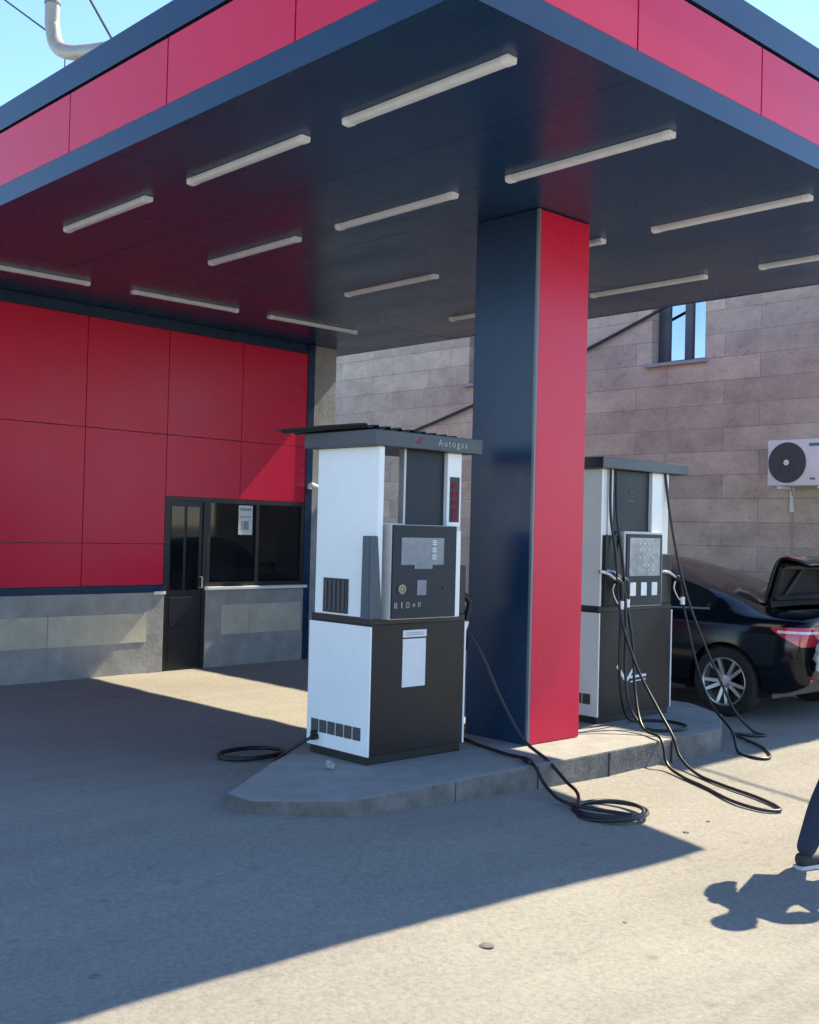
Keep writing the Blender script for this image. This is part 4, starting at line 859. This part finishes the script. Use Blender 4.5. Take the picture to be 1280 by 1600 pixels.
hand(wr_l, wr_l - el_l, Vector((0, -1, 0.2)), 1); hand(wr_r, wr_r - el_r, Vector((0, 1, 0)), -1)
skinned('shirt', {'hem': (H(0, 0, 0.90), (0.185, 0.145)), 'waist': (H(0, 0, 1.10), (0.165, 0.125)), 'chest': (H(0.02, 0, 1.30), (0.185, 0.14)), 'col': (H(0.03, -0.02, 1.45), 0.078), 'shl': (sh_l, 0.082), 'slv': (sh_l.lerp(el_l, 0.75), 0.066), 'shr': (sh_r, 0.082), 'srv': (sh_r.lerp(el_r, 0.75), 0.066)},
        [('hem', 'waist'), ('waist', 'chest'), ('chest', 'col'), ('chest', 'shl'), ('shl', 'slv'), ('chest', 'shr'), ('shr', 'srv')], SHIRT, per)
skinned('trousers', {'pel': (H(0, 0, 0.95), (0.165, 0.13)), 'hipR': (hipR.lerp(kneeR, 0.08), 0.112), 'thR': (hipR.lerp(kneeR, 0.5), 0.096), 'kneeR': (kneeR, 0.082), 'clR': (kneeR.lerp(ankR, 0.45), 0.076), 'cufR': (ankR + Vector((0.0, 0, -0.055)), 0.052),
        'hipL': (hipL.lerp(kneeL, 0.08), 0.112), 'thL': (hipL.lerp(kneeL, 0.5), 0.096), 'kneeL': (kneeL, 0.082), 'clL': (kneeL.lerp(ankL, 0.45), 0.074), 'cufL': (ankL + Vector((0, 0, -0.03)), 0.058)},
        [('pel', 'hipR'), ('hipR', 'thR'), ('thR', 'kneeR'), ('kneeR', 'clR'), ('clR', 'cufR'), ('pel', 'hipL'), ('hipL', 'thL'), ('thL', 'kneeL'), ('kneeL', 'clL'), ('clL', 'cufL')], TROU, per)
def shoe(ank, gzv, yaw):
    d = Vector((math.cos(yaw), math.sin(yaw), 0)); p = Vector((ank.x, ank.y, gzv))
    so_ = skinned('shoe', {'heel': (p - d * 0.045 + Vector((0, 0, 0.045)), (0.042, 0.044)), 'mid': (p + d * 0.06 + Vector((0, 0, 0.043)), (0.043, 0.040)), 'toe': (p + d * 0.17 + Vector((0, 0, 0.032)), (0.042, 0.030)), 'tip': (p + d * 0.205 + Vector((0, 0, 0.028)), (0.03, 0.024))}, [('heel', 'mid'), ('mid', 'toe'), ('toe', 'tip')], SHOE, per)
    pr = [(-0.088, 0.0), (-0.075, 0.036), (0.0, 0.040), (0.10, 0.046), (0.18, 0.044), (0.228, 0.020), (0.228, -0.020), (0.18, -0.044), (0.10, -0.046), (0.0, -0.040), (-0.075, -0.036)]
    lf = Vector((-d.y, d.x, 0)); MB().prism([((p + d * (a * 0.80 + 0.016) + lf * b_ * 0.9).x, (p + d * (a * 0.80 + 0.016) + lf * b_ * 0.9).y) for a, b_ in pr], gzv - 0.004, gzv + 0.016, 0.004).build('sole', mat('pale_sole', (0.50, 0.51, 0.53), 0.7), so_)
    return so_
shoe(ankR, gf, R(-12)); shoe(ankL, gz(ankL.x, ankL.y), R(-8))

# ------------------------------------------------------------------ roof pipe, wires, stones
vp = thing('vent_pipe', 'bent galvanised pipe rising above the left canopy edge', 'pipe', (3.5, 6.4, 4.55))
pts = catmull([(3.52, 5.7, 4.50), (3.50, 6.45, 4.635), (3.50, 6.95, 4.745), (3.50, 7.25, 4.83), (3.50, 7.45, 4.93), (3.50, 7.53, 5.07), (3.50, 7.55, 5.3), (3.50, 7.56, 6.6)], 8)
MB().tube(pts, 0.052, 16).build('pipe', ZINC, vp, True, 60)
MB().tube([(3.50, 7.549, 5.26), (3.50, 7.549, 5.275)], 0.057, 16).build('joint', mat('joint_grey', (0.2, 0.19, 0.18), 0.5), vp)
WIRE = mat('wire_black', (0.02, 0.022, 0.025), 0.6)
def wire(label, a, b_, sag, rad, name='overhead_wire', group='overhead wires'):
    a, b_ = Vector(a), Vector(b_); b = MB(); b.tube([a.lerp(b_, k / 20) - Vector((0, 0, sag * 4 * (k / 20) * (1 - k / 20))) for k in range(21)], rad, 6)
    return tag(b.build(name, WIRE, None, True), label, 'wire', group)
wire('thin wire slanting across the sky right of the roof pipe', (5.0, 9.35, 5.9), (5.0, 10.85, 7.6), 0.0, 0.012)
wire('thin wire reaching up from behind the bend of the roof pipe', (5.0, 10.35, 6.25), (5.0, 12.5, 7.6), 0.0, 0.010)
wire('thin vertical wire hanging below the roof pipe', (3.50, 7.33, 4.50), (3.50, 7.33, 4.85), 0.0, 0.004)
wire('black cable slung diagonally across the brown stone wall to its window', (XB - 0.05, 14.2, 3.02), (XB - 0.05, 8.45, 4.66), 0.10, 0.022, 'wall_cable', None)
wire('long wire from the stone building corner over the forecourt', (12.45, 4.34, 5.6), (11.2, -13.8, 5.9), 0.5, 0.018)
pole = thing('utility_pole', 'weathered wooden utility pole carrying the wire from the stone building', 'pole', (11.2, -14, gz(11.2, -14)))
MB().tube([(11.2, -14, -0.4), (11.2, -14, 6.4)], [0.13, 0.10], 14).build('shaft', WOOD, pole, True)
MB().box(11.12, 11.28, -14.7, -13.3, 5.80, 5.90).build('cross_arm', WOOD, pole)
for k, (x, y, r, lab) in enumerate(((5.62, 3.60, 0.016, 'small dark pebble on the sunlit ground nearest the hose coil'), (5.95, 3.66, 0.010, 'tiny pebble on the sunlit ground toward the long hose loop'), (3.38, 3.08, 0.026, 'flat dark stone on the sunlit ground below the canopy shadow edge'), (1.95, 3.63, 0.018, 'small dark stone in the shade at the lower left'), (4.15, 2.96, 0.009, 'tiny pebble on the sunlit ground left of the person shadow'))):
    sbm = bmesh.new(); bmesh.ops.create_icosphere(sbm, subdivisions=2, radius=r)
    for v in sbm.verts: v.co = Vector((v.co.x * 1.3, v.co.y * 1.1, v.co.z * 0.28)) * (1 + random.uniform(-0.15, 0.15)) + Vector((x, y, gz(x, y) + r * 0.15))
    me = bpy.data.meshes.new('pebble'); sbm.to_mesh(me); sbm.free(); tag(link('pebble', me, STONE, None, True, 60), lab, 'stone', 'stones on the ground')
